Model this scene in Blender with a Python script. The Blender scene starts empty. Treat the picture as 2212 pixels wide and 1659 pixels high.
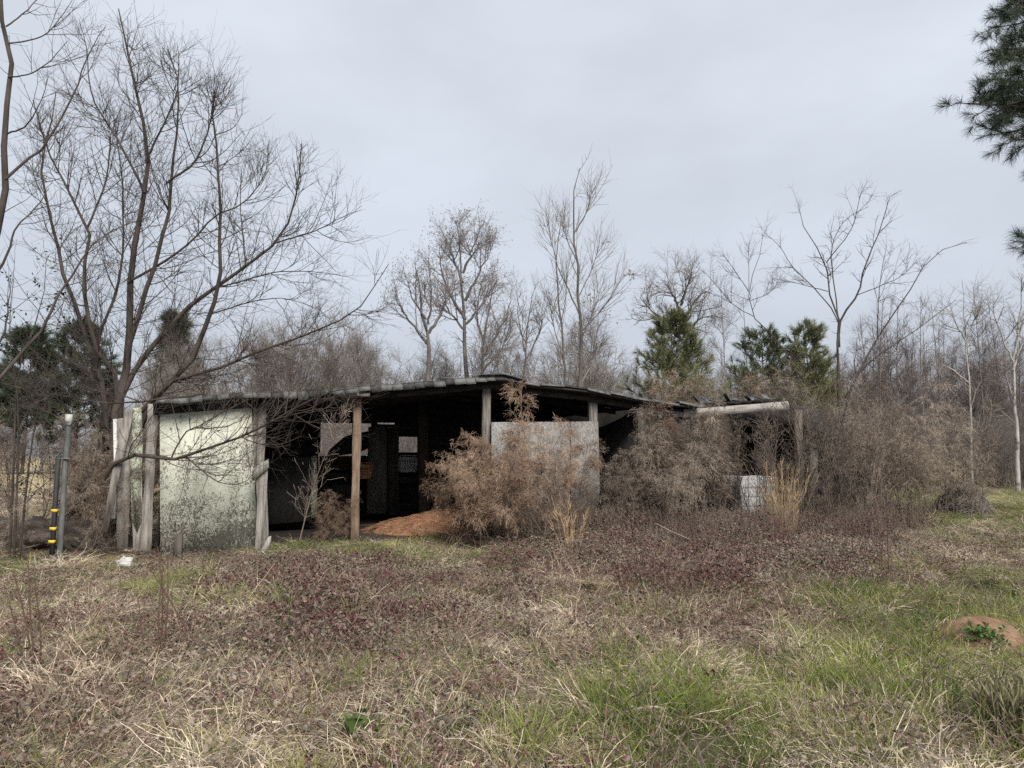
import bpy, math
import numpy as np
from mathutils import Vector
pi = math.pi
sc = bpy.context.scene
rng = np.random.RandomState(11)

# ---------------------------------------------------------------- camera
CAMZ, F, CX, CY, HOR = 1.55, 1534.0, 1106.0, 829.5, 986.0
PITCH = math.atan((HOR - CY) / F)
cam = bpy.data.cameras.new('camera'); camo = bpy.data.objects.new('camera', cam)
sc.collection.objects.link(camo); sc.camera = camo
cam.sensor_fit = 'HORIZONTAL'; cam.sensor_width = 36; cam.lens = 36 * F / 2212
cam.clip_start = 0.05; cam.clip_end = 2000
camo.location = (0, 0, CAMZ); camo.rotation_euler = (pi / 2 + PITCH, 0, 0)

# ---------------------------------------------------------------- sky, sun, exposure
SUN_EL, SUN_AZ = math.radians(42), math.radians(155)      # azimuth from +Y towards +X
wd = bpy.data.worlds.new('World'); sc.world = wd; wd.use_nodes = True
nt = wd.node_tree; nt.nodes.clear()
def wn(t, **k):
    n = nt.nodes.new(t)
    for a, b in k.items(): setattr(n, a, b)
    return n
sky = wn('ShaderNodeTexSky', sky_type='NISHITA', sun_disc=False, sun_elevation=SUN_EL, sun_rotation=SUN_AZ)
sky.dust_density = 4; sky.air_density = 1.2
tc = wn('ShaderNodeTexCoord'); sep = wn('ShaderNodeSeparateXYZ'); nt.links.new(tc.outputs['Generated'], sep.inputs[0])
rmp = wn('ShaderNodeValToRGB'); nt.links.new(sep.outputs['Z'], rmp.inputs[0])
rmp.color_ramp.elements[0].position = 0.0; rmp.color_ramp.elements[0].color = (.495, .54, .62, 1)
rmp.color_ramp.elements[1].position = 0.62; rmp.color_ramp.elements[1].color = (.66, .705, .775, 1)
rmp.color_ramp.elements.new(1.0).color = (.82, .86, .92, 1)
e = rmp.color_ramp.elements.new(.25); e.color = (.555, .597, .67, 1)
mp = wn('ShaderNodeMapping'); mp.inputs['Scale'].default_value = (1.0, 1.0, 2.2); nt.links.new(tc.outputs['Generated'], mp.inputs[0])
nz = wn('ShaderNodeTexNoise'); nz.inputs['Scale'].default_value = 1.7; nz.inputs['Detail'].default_value = 5; nz.inputs['Roughness'].default_value = .55
nt.links.new(mp.outputs[0], nz.inputs['Vector'])
mr = wn('ShaderNodeMapRange'); mr.inputs[1].default_value = .3; mr.inputs[2].default_value = .7; mr.inputs[3].default_value = .86; mr.inputs[4].default_value = 1.14
nt.links.new(nz.outputs[0], mr.inputs[0])
ml = wn('ShaderNodeVectorMath', operation='SCALE'); nt.links.new(rmp.outputs[0], ml.inputs[0]); nt.links.new(mr.outputs[0], ml.inputs['Scale'])
ml2 = wn('ShaderNodeVectorMath', operation='SCALE'); ml2.inputs['Scale'].default_value = 6.15; nt.links.new(ml.outputs[0], ml2.inputs[0])
mx = wn('ShaderNodeMix', data_type='RGBA'); mx.inputs[0].default_value = .93
nt.links.new(sky.outputs[0], mx.inputs[6]); nt.links.new(ml2.outputs[0], mx.inputs[7])
bg = wn('ShaderNodeBackground'); bg.inputs[1].default_value = .1; nt.links.new(mx.outputs[2], bg.inputs[0])
wo = wn('ShaderNodeOutputWorld'); nt.links.new(bg.outputs[0], wo.inputs[0])
sl = bpy.data.lights.new('sun', 'SUN'); sl.energy = 3.0; sl.angle = math.radians(24); sl.color = (1, .95, .88)
so = bpy.data.objects.new('sun', sl); sc.collection.objects.link(so)
sd = Vector((math.sin(SUN_AZ) * math.cos(SUN_EL), math.cos(SUN_AZ) * math.cos(SUN_EL), math.sin(SUN_EL)))
so.rotation_euler = sd.to_track_quat('Z', 'Y').to_euler()
vs = sc.view_settings; vs.view_transform = 'Standard'; vs.look = 'None'; vs.exposure = .85; vs.gamma = 1; vs.use_curve_mapping = False
sc.render.engine = 'CYCLES'
sc.cycles.max_bounces = 4; sc.cycles.diffuse_bounces = 2; sc.cycles.glossy_bounces = 1; sc.cycles.transmission_bounces = 2
sc.cycles.use_adaptive_sampling = True; sc.cycles.adaptive_threshold = .02; sc.cycles.use_denoising = False
sc.cycles.debug_use_spatial_splits = True

# ---------------------------------------------------------------- helpers
def ray(x, y):
    a, b = (x - CX) / F, (CY - y) / F
    return np.array([a, math.cos(PITCH) - b * math.sin(PITCH), math.sin(PITCH) + b * math.cos(PITCH)])
CAM = np.array([0, 0, CAMZ])
def at(x, y, Y):
    d = ray(x, y); return CAM + d * (Y / d[1])
def gnd(x, y, z=0.0):
    d = ray(x, y); return CAM + d * ((z - CAMZ) / d[2])
def project(P):
    P = np.asarray(P, float); q = P - CAM
    yc = q[..., 1] * math.cos(PITCH) + q[..., 2] * math.sin(PITCH)
    zc = -q[..., 1] * math.sin(PITCH) + q[..., 2] * math.cos(PITCH)
    yc = np.maximum(yc, .01)
    return CX + F * q[..., 0] / yc, CY - F * zc / yc

def vnoise(x, y, seed=0):
    r = np.random.RandomState(seed); tab = r.rand(256, 256)
    xi = np.floor(x).astype(int); yi = np.floor(y).astype(int); fx = x - xi; fy = y - yi
    fx = fx * fx * (3 - 2 * fx); fy = fy * fy * (3 - 2 * fy)
    g = lambda i, j: tab[i & 255, j & 255]
    return (g(xi, yi) * (1 - fx) + g(xi + 1, yi) * fx) * (1 - fy) + (g(xi, yi + 1) * (1 - fx) + g(xi + 1, yi + 1) * fx) * fy
def fbm(x, y, seed=0, o=4):
    v = 0; a = .5; t = 0
    for k in range(o):
        v = v + a * vnoise(x * 2 ** k + 7 * k, y * 2 ** k + 3 * k, seed + k); t += a; a *= .5
    return v / t
def gz(x, y):
    x = np.asarray(x, float); y = np.asarray(y, float)
    z = (fbm(x * .35 + 40, y * .35 + 40, 5, 3) - .5) * .22
    z = z + (fbm(x * 1.15 + 90, y * 1.15 + 90, 15, 2) - .5) * .42 * np.clip((y - 2.5) / 1.5, 0, 1) * np.clip((11.2 - y) / 1.5, 0, 1) * (1 - np.exp(-((x - 3.6) / 1.5) ** 2 - ((y - 5.4) / 1.6) ** 2))
    z = z - (z + .07) * np.exp(-((x + 4.6) / 3.0) ** 2 - ((y - 11.0) / 1.8) ** 2)
    return z * np.clip((y - 1) / 3, 0, 1) * np.where(y > 60, .3, 1)

class MB:
    def __init__(s): s.V = []; s.F = []; s.n = 0
    def add(s, v, *fs, m=0):
        v = np.asarray(v, float).reshape(-1, 3)
        for f in fs:
            f = np.asarray(f, int)
            if f.ndim == 1: f = f[None]
            s.F.append((f + s.n, m))
        s.V.append(v); s.n += len(v)
    def box(s, lo, hi, m=0, M=None):
        x0, y0, z0 = lo; x1, y1, z1 = hi
        v = np.array([[x0,y0,z0],[x1,y0,z0],[x1,y1,z0],[x0,y1,z0],[x0,y0,z1],[x1,y0,z1],[x1,y1,z1],[x0,y1,z1]], float)
        if M is not None: v = M(v)
        s.add(v, [[0,3,2,1],[4,5,6,7],[0,1,5,4],[1,2,6,5],[2,3,7,6],[3,0,4,7]], m=m)
    def prism(s, pts, ext, m=0):
        p = np.asarray(pts, float); n = len(p); q = p + np.asarray(ext, float)
        s.add(np.vstack([p, q]), list(range(n)), list(range(2 * n - 1, n - 1, -1)),
              np.array([[i, i + n, (i + 1) % n + n, (i + 1) % n] for i in range(n)]), m=m)
    def tubes(s, P, R, S=3, m=0):
        P = np.asarray(P, float); R = np.asarray(R, float)
        if P.ndim == 2: P = P[None]; R = R[None]
        N, K, _ = P.shape
        T = np.gradient(P, axis=1); T /= np.linalg.norm(T, axis=2, keepdims=True) + 1e-9
        mean = np.abs(T.mean(1)); ref = np.where((mean[:, 2] > .75)[:, None], [1., 0, 0], [0, 0, 1.])
        A = np.cross(T, ref[:, None, :]); A /= np.linalg.norm(A, axis=2, keepdims=True) + 1e-9
        B = np.cross(T, A)
        a = np.arange(S) * 2 * pi / S
        ring = P[:, :, None] + R[:, :, None, None] * (np.cos(a)[:, None] * A[:, :, None] + np.sin(a)[:, None] * B[:, :, None])
        nn, kk, ss = np.meshgrid(np.arange(N), np.arange(K - 1), np.arange(S), indexing='ij')
        i0 = nn * K * S + kk * S; s2 = (ss + 1) % S
        f = np.stack([i0 + ss, i0 + s2, i0 + S + s2, i0 + S + ss], -1).reshape(-1, 4)
        s.add(ring.reshape(-1, 3), f, m=m)
    def blades(s, P, W, side, m=0):
        """ribbons: P (N,K,3) centre lines, W (N,K) half widths, side (N,3)"""
        N, K, _ = P.shape
        v = np.stack([P - W[..., None] * side[:, None], P + W[..., None] * side[:, None]], 2)
        nn, kk = np.meshgrid(np.arange(N), np.arange(K - 1), indexing='ij'); i0 = (nn * K + kk) * 2
        s.add(v.reshape(-1, 3), np.stack([i0, i0 + 1, i0 + 3, i0 + 2], -1).reshape(-1, 4), m=m)
    def mesh(s, name, mats, smooth=False, off=None):
        me = bpy.data.meshes.new(name)
        V = np.vstack(s.V)
        if off is not None: V = V - np.asarray(off, float)
        lv = [f.ravel() for f, m in s.F]; lt = [np.full(len(f), f.shape[1]) for f, m in s.F]
        mi = np.concatenate([np.full(len(f), m) for f, m in s.F])
        lv = np.concatenate(lv); lt = np.concatenate(lt); ls = np.concatenate([[0], np.cumsum(lt)[:-1]])
        me.vertices.add(len(V)); me.vertices.foreach_set('co', V.astype(np.float32).ravel())
        me.loops.add(len(lv)); me.loops.foreach_set('vertex_index', lv.astype(np.int32))
        me.polygons.add(len(lt)); me.polygons.foreach_set('loop_start', ls.astype(np.int32))
        me.polygons.foreach_set('material_index', mi.astype(np.int32))
        if smooth: me.polygons.foreach_set('use_smooth', np.ones(len(lt), bool))
        for m in (mats if isinstance(mats, (list, tuple)) else [mats]): me.materials.append(m)
        me.update(calc_edges=True)
        return me
    def build(s, name, mats, parent=None, smooth=False, world=True):
        """world=True: the vertices are world coordinates (the parent has no rotation)"""
        off = np.array(parent.location) if (parent is not None and world) else None
        return put(name, s.mesh(name, mats, smooth, off), parent)
def put(name, me, parent=None):
    o = bpy.data.objects.new(name, me); sc.collection.objects.link(o)
    if parent is not None: o.parent = parent
    return o
def tag(o, label, cat, group=None, kind=None):
    o['label'] = label; o['category'] = cat
    if group: o['group'] = group
    if kind: o['kind'] = kind
    return o
def thing(name, label, cat, loc=(0, 0, 0), rz=0, group=None):
    o = bpy.data.objects.new(name, None); sc.collection.objects.link(o); o.empty_display_size = .2
    o.location = [float(c) for c in loc]; o.rotation_euler = (0, 0, rz)
    return tag(o, label, cat, group)

def spline(pts, K):
    p = np.asarray(pts, float); n = len(p)
    e = np.vstack([2 * p[0] - p[1], p, 2 * p[-1] - p[-2]])
    seg = np.linalg.norm(np.diff(p, axis=0), axis=1); cum = np.concatenate([[0], np.cumsum(seg)]); cum /= cum[-1]
    out = []
    for t in np.linspace(0, 1, K):
        i = min(max(np.searchsorted(cum, t, side='right') - 1, 0), n - 2); w = (t - cum[i]) / max(cum[i + 1] - cum[i], 1e-9)
        a, b, c, d = e[i], e[i + 1], e[i + 2], e[i + 3]
        out.append(.5 * (2 * b + (c - a) * w + (2 * a - 5 * b + 4 * c - d) * w * w + (3 * b - a - 3 * c + d) * w ** 3))
    return np.array(out)
def trace(pts, Y0, Y1, K=12):
    n = len(pts)
    return spline([at(x, y, Y0 + (Y1 - Y0) * i / (n - 1)) for i, (x, y) in enumerate(pts)], K)
def nrm(v): return v / (np.linalg.norm(v, axis=-1, keepdims=True) + 1e-9)
def grow(P, R, per, t0, t1, ang, L, K, r, up=.05, wander=.12, rg=rng, tip=.35, azim=None, tpow=1.0):
    """children of many branches at once. L: function(t, parent_len, rand) -> length"""
    N, K0, _ = P.shape
    plen = np.linalg.norm(np.diff(P, axis=1), axis=2).sum(1)
    cnt = np.floor((per if np.ndim(per) else np.full(N, float(per))) + rg.rand(N)).astype(int)
    idx = np.repeat(np.arange(N), cnt); M = len(idx)
    t = t0 + (t1 - t0) * rg.rand(M) ** tpow
    f = t * (K0 - 1); i = np.minimum(f.astype(int), K0 - 2); w = (f - i)[:, None]
    pos = P[idx, i] * (1 - w) + P[idx, i + 1] * w
    tan = nrm(P[idx, i + 1] - P[idx, i])
    rad = R[idx, i] * (1 - w[:, 0]) + R[idx, i + 1] * w[:, 0]
    q = rg.randn(M, 3)
    if azim is not None: q = q * np.array(azim)
    perp = nrm(q - (q * tan).sum(1, keepdims=True) * tan)
    a = np.radians(ang[0] + ang[1] * rg.randn(M))[:, None]
    d = np.cos(a) * tan + np.sin(a) * perp
    ln = L(t, plen[idx], rg.rand(M)); sg = (ln / (K - 1))[:, None]
    out = np.zeros((M, K, 3)); p = pos.copy(); out[:, 0] = p
    for k in range(1, K):
        p = p + d * sg; out[:, k] = p
        d = nrm(d + wander * rg.randn(M, 3) + np.array([0, 0, up]))
    r0 = np.minimum(rad * .8, r * (.7 + .6 * rg.rand(M)))
    return out, r0[:, None] * np.linspace(1, tip, K)[None]
def stack(curves, radii):
    return np.stack(curves), np.stack(radii)
def taper(r0, r1, K, p=1.0): return r1 + (r0 - r1) * (1 - np.linspace(0, 1, K)) ** p

# ---------------------------------------------------------------- materials
def M(name, cols, scale=4, rough=.9, bump=0.0, bscale=None, stretch=(1, 1, 1), coord='Object', rnd=0.0, trans=0.0, detail=6, pos=None, spec=.25, dist=0.0, fine=0.0, fscale=35):
    m = bpy.data.materials.new(name); m.use_nodes = True; t = m.node_tree; t.nodes.clear()
    N = lambda ty: t.nodes.new(ty)
    lk = t.links.new
    if coord == 'Position': src = N('ShaderNodeNewGeometry').outputs['Position']
    else: src = N('ShaderNodeTexCoord').outputs[coord]
    mpn = N('ShaderNodeMapping'); mpn.inputs['Scale'].default_value = stretch; lk(src, mpn.inputs[0])
    n = N('ShaderNodeTexNoise'); n.inputs['Scale'].default_value = scale; n.inputs['Detail'].default_value = detail; n.inputs['Roughness'].default_value = .6
    n.inputs['Distortion'].default_value = dist
    lk(mpn.outputs[0], n.inputs['Vector'])
    fac = n.outputs[0]
    if fine:
        nf = N('ShaderNodeTexNoise'); nf.inputs['Scale'].default_value = fscale; nf.inputs['Detail'].default_value = 1; lk(mpn.outputs[0], nf.inputs['Vector'])
        mf = N('ShaderNodeMath'); mf.operation = 'MULTIPLY_ADD'; lk(nf.outputs[0], mf.inputs[0]); mf.inputs[1].default_value = fine
        sf = N('ShaderNodeMath'); sf.operation = 'SUBTRACT'; lk(fac, sf.inputs[0]); sf.inputs[1].default_value = fine * .5; lk(sf.outputs[0], mf.inputs[2]); fac = mf.outputs[0]
    if rnd:
        oi = N('ShaderNodeObjectInfo'); ma = N('ShaderNodeMath'); ma.operation = 'MULTIPLY_ADD'
        sb = N('ShaderNodeMath'); sb.operation = 'SUBTRACT'; lk(oi.outputs['Random'], sb.inputs[0]); sb.inputs[1].default_value = .5
        lk(sb.outputs[0], ma.inputs[0]); ma.inputs[1].default_value = rnd; lk(fac, ma.inputs[2]); fac = ma.outputs[0]
    cr = N('ShaderNodeValToRGB'); lk(fac, cr.inputs[0]); el = cr.color_ramp.elements
    k = len(cols); ps = pos or [.28 + .44 * i / max(k - 1, 1) for i in range(k)]
    el[0].position = ps[0]; el[0].color = (*cols[0], 1); el[1].position = ps[-1]; el[1].color = (*cols[-1], 1)
    for i in range(1, k - 1): el.new(ps[i]).color = (*cols[i], 1)
    b = N('ShaderNodeBsdfPrincipled'); b.inputs['Roughness'].default_value = rough; b.inputs['Specular IOR Level'].default_value = spec
    lk(cr.outputs[0], b.inputs['Base Color']); sh = b.outputs[0]
    if bump:
        n2 = N('ShaderNodeTexNoise'); n2.inputs['Scale'].default_value = bscale or scale * 4; n2.inputs['Detail'].default_value = 5; lk(mpn.outputs[0], n2.inputs['Vector'])
        bp = N('ShaderNodeBump'); bp.inputs['Strength'].default_value = bump; bp.inputs['Distance'].default_value = .02
        lk(n2.outputs[0], bp.inputs['Height']); lk(bp.outputs[0], b.inputs['Normal'])
    if trans:
        tr = N('ShaderNodeBsdfTranslucent'); lk(cr.outputs[0], tr.inputs[0]); mxs = N('ShaderNodeMixShader'); mxs.inputs[0].default_value = trans
        lk(sh, mxs.inputs[1]); lk(tr.outputs[0], mxs.inputs[2]); sh = mxs.outputs[0]
    o = N('ShaderNodeOutputMaterial'); lk(sh, o.inputs[0])
    return m
bark_dark = M('bark_dark', [(.02, .016, .014), (.055, .043, .036), (.10, .082, .07)], 6, bump=.6, stretch=(1, 1, .35))
bark_log = M('bark_log', [(.014, .011, .009), (.05, .039, .033), (.11, .088, .074)], 9, bump=1.0, stretch=(.3, 1, 1), bscale=16)
twig_dark = M('twig_dark', [(.04, .033, .029), (.095, .078, .068)], 3)
twig_grey = M('twig_grey', [(.13, .112, .10), (.225, .20, .18)], 2, rnd=.3)
twig_red = M('twig_red', [(.105, .085, .08), (.175, .145, .135)], 2, rnd=.3)
bark_grey = M('bark_grey', [(.045, .04, .036), (.095, .083, .074), (.16, .142, .128)], 3, bump=.4, stretch=(1, 1, .4))
bark_white = M('bark_white', [(.13, .115, .10), (.30, .29, .27), (.40, .39, .365)], 3.5, bump=.3, pos=[.35, .47, .65])
fennel = M('dry_fennel', [(.125, .083, .058), (.255, .175, .122), (.42, .305, .22)], 1.6, rnd=.35, trans=.15, fine=.5, coord='Position')
fennel_g = M('dry_fennel_grey', [(.13, .103, .083), (.26, .21, .168), (.40, .335, .27)], 1.4, rnd=.35, trans=.15, fine=.5, coord='Position')
stem_m = M('weed_stem', [(.08, .06, .05), (.22, .175, .14)], 5, rnd=.3)
dry_m = M('dry_grass', [(.12, .085, .062), (.34, .255, .185), (.54, .435, .325), (.74, .64, .50)], .9, rnd=.35, trans=.22, coord='Position', fine=.9, fscale=28)
tan_m = M('tan_grass', [(.40, .28, .16), (.66, .53, .35)], 1.2, rnd=.5, trans=.2, coord='Position', fine=.5)
grn_m = M('green_grass', [(.075, .118, .022), (.16, .205, .048), (.33, .325, .115)], .8, rnd=.45, trans=.25, coord='Position', fine=.5)
brm_m = M('bramble_leaf', [(.075, .026, .028), (.125, .06, .054), (.16, .112, .09), (.125, .12, .085), (.23, .18, .14)], .7, rnd=.4, rough=.6, coord='Position', fine=1.0, fscale=22)
ivy_m = M('evergreen_leaf', [(.018, .03, .015), (.05, .075, .035)], 2, rnd=.4, rough=.5)
needle_m = M('pine_needle', [(.045, .058, .027), (.095, .112, .05), (.17, .175, .085)], 1.3, rnd=.3, rough=.6, trans=.1)
needle_dk = M('pine_needle_dark', [(.024, .034, .022), (.07, .09, .052)], 1.3, rnd=.3, rough=.6)
green_brush = M('green_brush', [(.07, .075, .04), (.12, .125, .065), (.19, .165, .10)], 1.5, rnd=.5, trans=.1)
straw_m = M('pine_straw', [(.16, .078, .042), (.33, .18, .105), (.48, .29, .18)], 6, rough=.85)
wood_grey = M('grey_wood', [(.09, .08, .072), (.22, .20, .18), (.34, .32, .29)], 5, bump=.5, stretch=(6, 6, .5), rnd=.25)
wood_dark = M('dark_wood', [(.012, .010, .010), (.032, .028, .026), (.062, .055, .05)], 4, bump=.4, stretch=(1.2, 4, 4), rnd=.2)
wood_brown = M('brown_wood', [(.085, .058, .042), (.19, .135, .095), (.28, .22, .17)], 4, bump=.4, stretch=(7, 7, .6))
wood_pale = M('pale_wood', [(.20, .18, .16), (.38, .35, .32), (.46, .44, .41)], 4, bump=.3, stretch=(.6, 6, 6))
shingle_m = M('asphalt_shingle', [(.035, .035, .035), (.08, .08, .078), (.15, .15, .145)], 9, bump=.5, bscale=90, rnd=.5)
tarp_m = M('dark_tarp', [(.02, .024, .022), (.045, .052, .046)], 3, bump=.3)
metal_m = M('galvanised_pipe', [(.05, .053, .05), (.10, .105, .10), (.17, .175, .17)], 6, rough=.6, stretch=(2, 2, .6), bump=.2)
black_m = M('black_post', [(.025, .025, .027), (.05, .05, .052)], 6, rough=.7)
yellow_m = M('yellow_tag', [(.55, .38, .04), (.68, .49, .06)], 8, rough=.6)
white_m = M('white_plastic', [(.55, .55, .54), (.72, .72, .70)], 5, rough=.5)
tank_m = M('tank_plastic', [(.55, .55, .54), (.74, .74, .73)], 2.5, rough=.45)
crate_o = M('orange_crate', [(.30, .16, .09), (.42, .25, .15)], 5, rough=.6)
crate_w = M('grey_basket', [(.34, .35, .36), (.48, .49, .5)], 5, rough=.6)
dirt_m = M('mound_dirt', [(.10, .055, .033), (.20, .12, .075), (.29, .19, .125)], 7, bump=.9, bscale=60)

def paint_mat(name, paint, dirt, wood, sc_=1.0, wear=.5, zfade=True):
    m = bpy.data.materials.new(name); m.use_nodes = True; t = m.node_tree; t.nodes.clear(); N = t.nodes.new; lk = t.links.new
    src = N('ShaderNodeTexCoord').outputs['Object']
    n0 = N('ShaderNodeTexNoise'); n0.inputs['Scale'].default_value = 9 * sc_; n0.inputs['Detail'].default_value = 2; lk(src, n0.inputs[0])
    mixv = N('ShaderNodeMix'); mixv.data_type = 'RGBA'; mixv.inputs[0].default_value = .12; lk(src, mixv.inputs[6]); lk(n0.outputs['Color'], mixv.inputs[7])
    vo = N('ShaderNodeTexVoronoi'); vo.feature = 'F1'; vo.inputs['Scale'].default_value = 26 * sc_
    mpn = N('ShaderNodeMapping'); mpn.inputs['Scale'].default_value = (1.5, 1, .7); lk(mixv.outputs[2], mpn.inputs[0]); lk(mpn.outputs[0], vo.inputs['Vector'])
    n1 = N('ShaderNodeTexNoise'); n1.inputs['Scale'].default_value = 30 * sc_; n1.inputs['Detail'].default_value = 4; n1.inputs['Distortion'].default_value = 1.4; lk(mpn.outputs[0], n1.inputs[0])
    n2 = N('ShaderNodeTexNoise'); n2.inputs['Scale'].default_value = 1.6 * sc_; n2.inputs['Detail'].default_value = 4; lk(src, n2.inputs[0])
    spx = N('ShaderNodeSeparateXYZ'); lk(src, spx.inputs[0])
    zr = N('ShaderNodeMapRange'); zr.inputs[1].default_value = 2.5; zr.inputs[2].default_value = .1; zr.inputs[3].default_value = -.10 if zfade else 0; zr.inputs[4].default_value = .13 if zfade else 0; lk(spx.outputs['Z'], zr.inputs[0])
    a1 = N('ShaderNodeMath'); a1.operation = 'MULTIPLY_ADD'; lk(n2.outputs[0], a1.inputs[0]); a1.inputs[1].default_value = .62; lk(n1.outputs[0], a1.inputs[2])
    a2 = N('ShaderNodeMath'); lk(a1.outputs[0], a2.inputs[0]); lk(zr.outputs[0], a2.inputs[1])
    thr = N('ShaderNodeMapRange'); thr.inputs[1].default_value = 1.225 - .6 * wear; thr.inputs[2].default_value = 1.265 - .6 * wear; lk(a2.outputs[0], thr.inputs[0])
    n3 = N('ShaderNodeTexNoise'); n3.inputs['Scale'].default_value = 3; n3.inputs['Detail'].default_value = 6; mp3 = N('ShaderNodeMapping'); mp3.inputs['Scale'].default_value = (1.6, 1.6, .35); lk(src, mp3.inputs[0]); lk(mp3.outputs[0], n3.inputs[0])
    cr = N('ShaderNodeValToRGB'); lk(n3.outputs[0], cr.inputs[0]); cr.color_ramp.elements[0].position = .3; cr.color_ramp.elements[0].color = (*dirt, 1); cr.color_ramp.elements[1].position = .62; cr.color_ramp.elements[1].color = (*paint, 1)
    mxc = N('ShaderNodeMix'); mxc.data_type = 'RGBA'; lk(thr.outputs[0], mxc.inputs[0]); lk(cr.outputs[0], mxc.inputs[6])
    cw = N('ShaderNodeValToRGB'); lk(vo.outputs['Color'], cw.inputs[0]); cw.color_ramp.elements[0].color = (*[c * .55 for c in wood], 1); cw.color_ramp.elements[1].color = (*[c * 1.6 for c in wood], 1)
    lk(cw.outputs[0], mxc.inputs[7])
    b = N('ShaderNodeBsdfPrincipled'); b.inputs['Roughness'].default_value = .85; b.inputs['Specular IOR Level'].default_value = .2; lk(mxc.outputs[2], b.inputs['Base Color'])
    bp = N('ShaderNodeBump'); bp.inputs['Strength'].default_value = .5; bp.inputs['Distance'].default_value = .006; bp.invert = True; lk(thr.outputs[0], bp.inputs['Height']); lk(bp.outputs[0], b.inputs['Normal'])
    o = N('ShaderNodeOutputMaterial'); lk(b.outputs[0], o.inputs[0]); return m
paint_m = paint_mat('flaking_green_paint', (.56, .575, .485), (.42, .43, .35), (.14, .135, .115), 1.0, .57)
paint_b = paint_mat('flaking_board_paint', (.46, .50, .39), (.33, .36, .28), (.12, .105, .085), 1.6, .75, False)
osb_m = paint_mat('grey_strand_board', (.30, .30, .295), (.20, .195, .185), (.15, .14, .13), 1.1, .75, False)
osb_b = paint_mat('brown_strand_board', (.25, .21, .18), (.17, .14, .12), (.09, .075, .062), 1.1, .75, False)
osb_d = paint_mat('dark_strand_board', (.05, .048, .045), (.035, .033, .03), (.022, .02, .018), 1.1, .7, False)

def scatter(name, protos, pos, rz, scl, tilt=.12, rg=rng, idx=None):
    """one mass of ground cover or far brush: prototypes set on points"""
    pos = np.asarray(pos, float); n = len(pos)
    me = bpy.data.meshes.new(name); me.vertices.add(n); me.vertices.foreach_set('co', pos.astype(np.float32).ravel())
    rot = np.stack([rg.randn(n) * tilt, rg.randn(n) * tilt, rz], 1).astype(np.float32)
    a = me.attributes.new('rot', 'FLOAT_VECTOR', 'POINT'); a.data.foreach_set('vector', rot.ravel())
    s3 = np.asarray(scl, float); s3 = s3[:, None] * np.ones(3) if s3.ndim == 1 else s3
    a = me.attributes.new('scl', 'FLOAT_VECTOR', 'POINT'); a.data.foreach_set('vector', s3.astype(np.float32).ravel())
    a = me.attributes.new('idx', 'INT', 'POINT'); a.data.foreach_set('value', (rg.randint(0, len(protos), n) if idx is None else idx).astype(np.int32))
    o = put(name, me); o['kind'] = 'stuff'
    col = bpy.data.collections.new(name + '_kinds')
    for i, p in enumerate(protos): col.objects.link(bpy.data.objects.new('%s_kind_%02d' % (name, i), p))
    g = bpy.data.node_groups.new(name, 'GeometryNodeTree')
    g.interface.new_socket('Geometry', in_out='INPUT', socket_type='NodeSocketGeometry'); g.interface.new_socket('Geometry', in_out='OUTPUT', socket_type='NodeSocketGeometry')
    gi = g.nodes.new('NodeGroupInput'); go = g.nodes.new('NodeGroupOutput'); ip = g.nodes.new('GeometryNodeInstanceOnPoints'); ci = g.nodes.new('GeometryNodeCollectionInfo')
    ci.inputs['Collection'].default_value = col; ci.inputs['Separate Children'].default_value = True; ci.inputs['Reset Children'].default_value = True
    def na(ty, nm):
        q = g.nodes.new('GeometryNodeInputNamedAttribute'); q.data_type = ty; q.inputs['Name'].default_value = nm
        return [s for s in q.outputs if s.enabled and s.name == 'Attribute'][0]
    er = g.nodes.new('FunctionNodeEulerToRotation')
    g.links.new(gi.outputs[0], ip.inputs['Points']); g.links.new(ci.outputs[0], ip.inputs['Instance']); ip.inputs['Pick Instance'].default_value = True
    g.links.new(na('FLOAT_VECTOR', 'rot'), er.inputs[0]); g.links.new(er.outputs[0], ip.inputs['Rotation'])
    g.links.new(na('FLOAT_VECTOR', 'scl'), ip.inputs['Scale']); g.links.new(na('INT', 'idx'), ip.inputs['Instance Index'])
    g.links.new(ip.outputs[0], go.inputs[0])
    o.modifiers.new('cover', 'NODES').node_group = g
    return o

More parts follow.
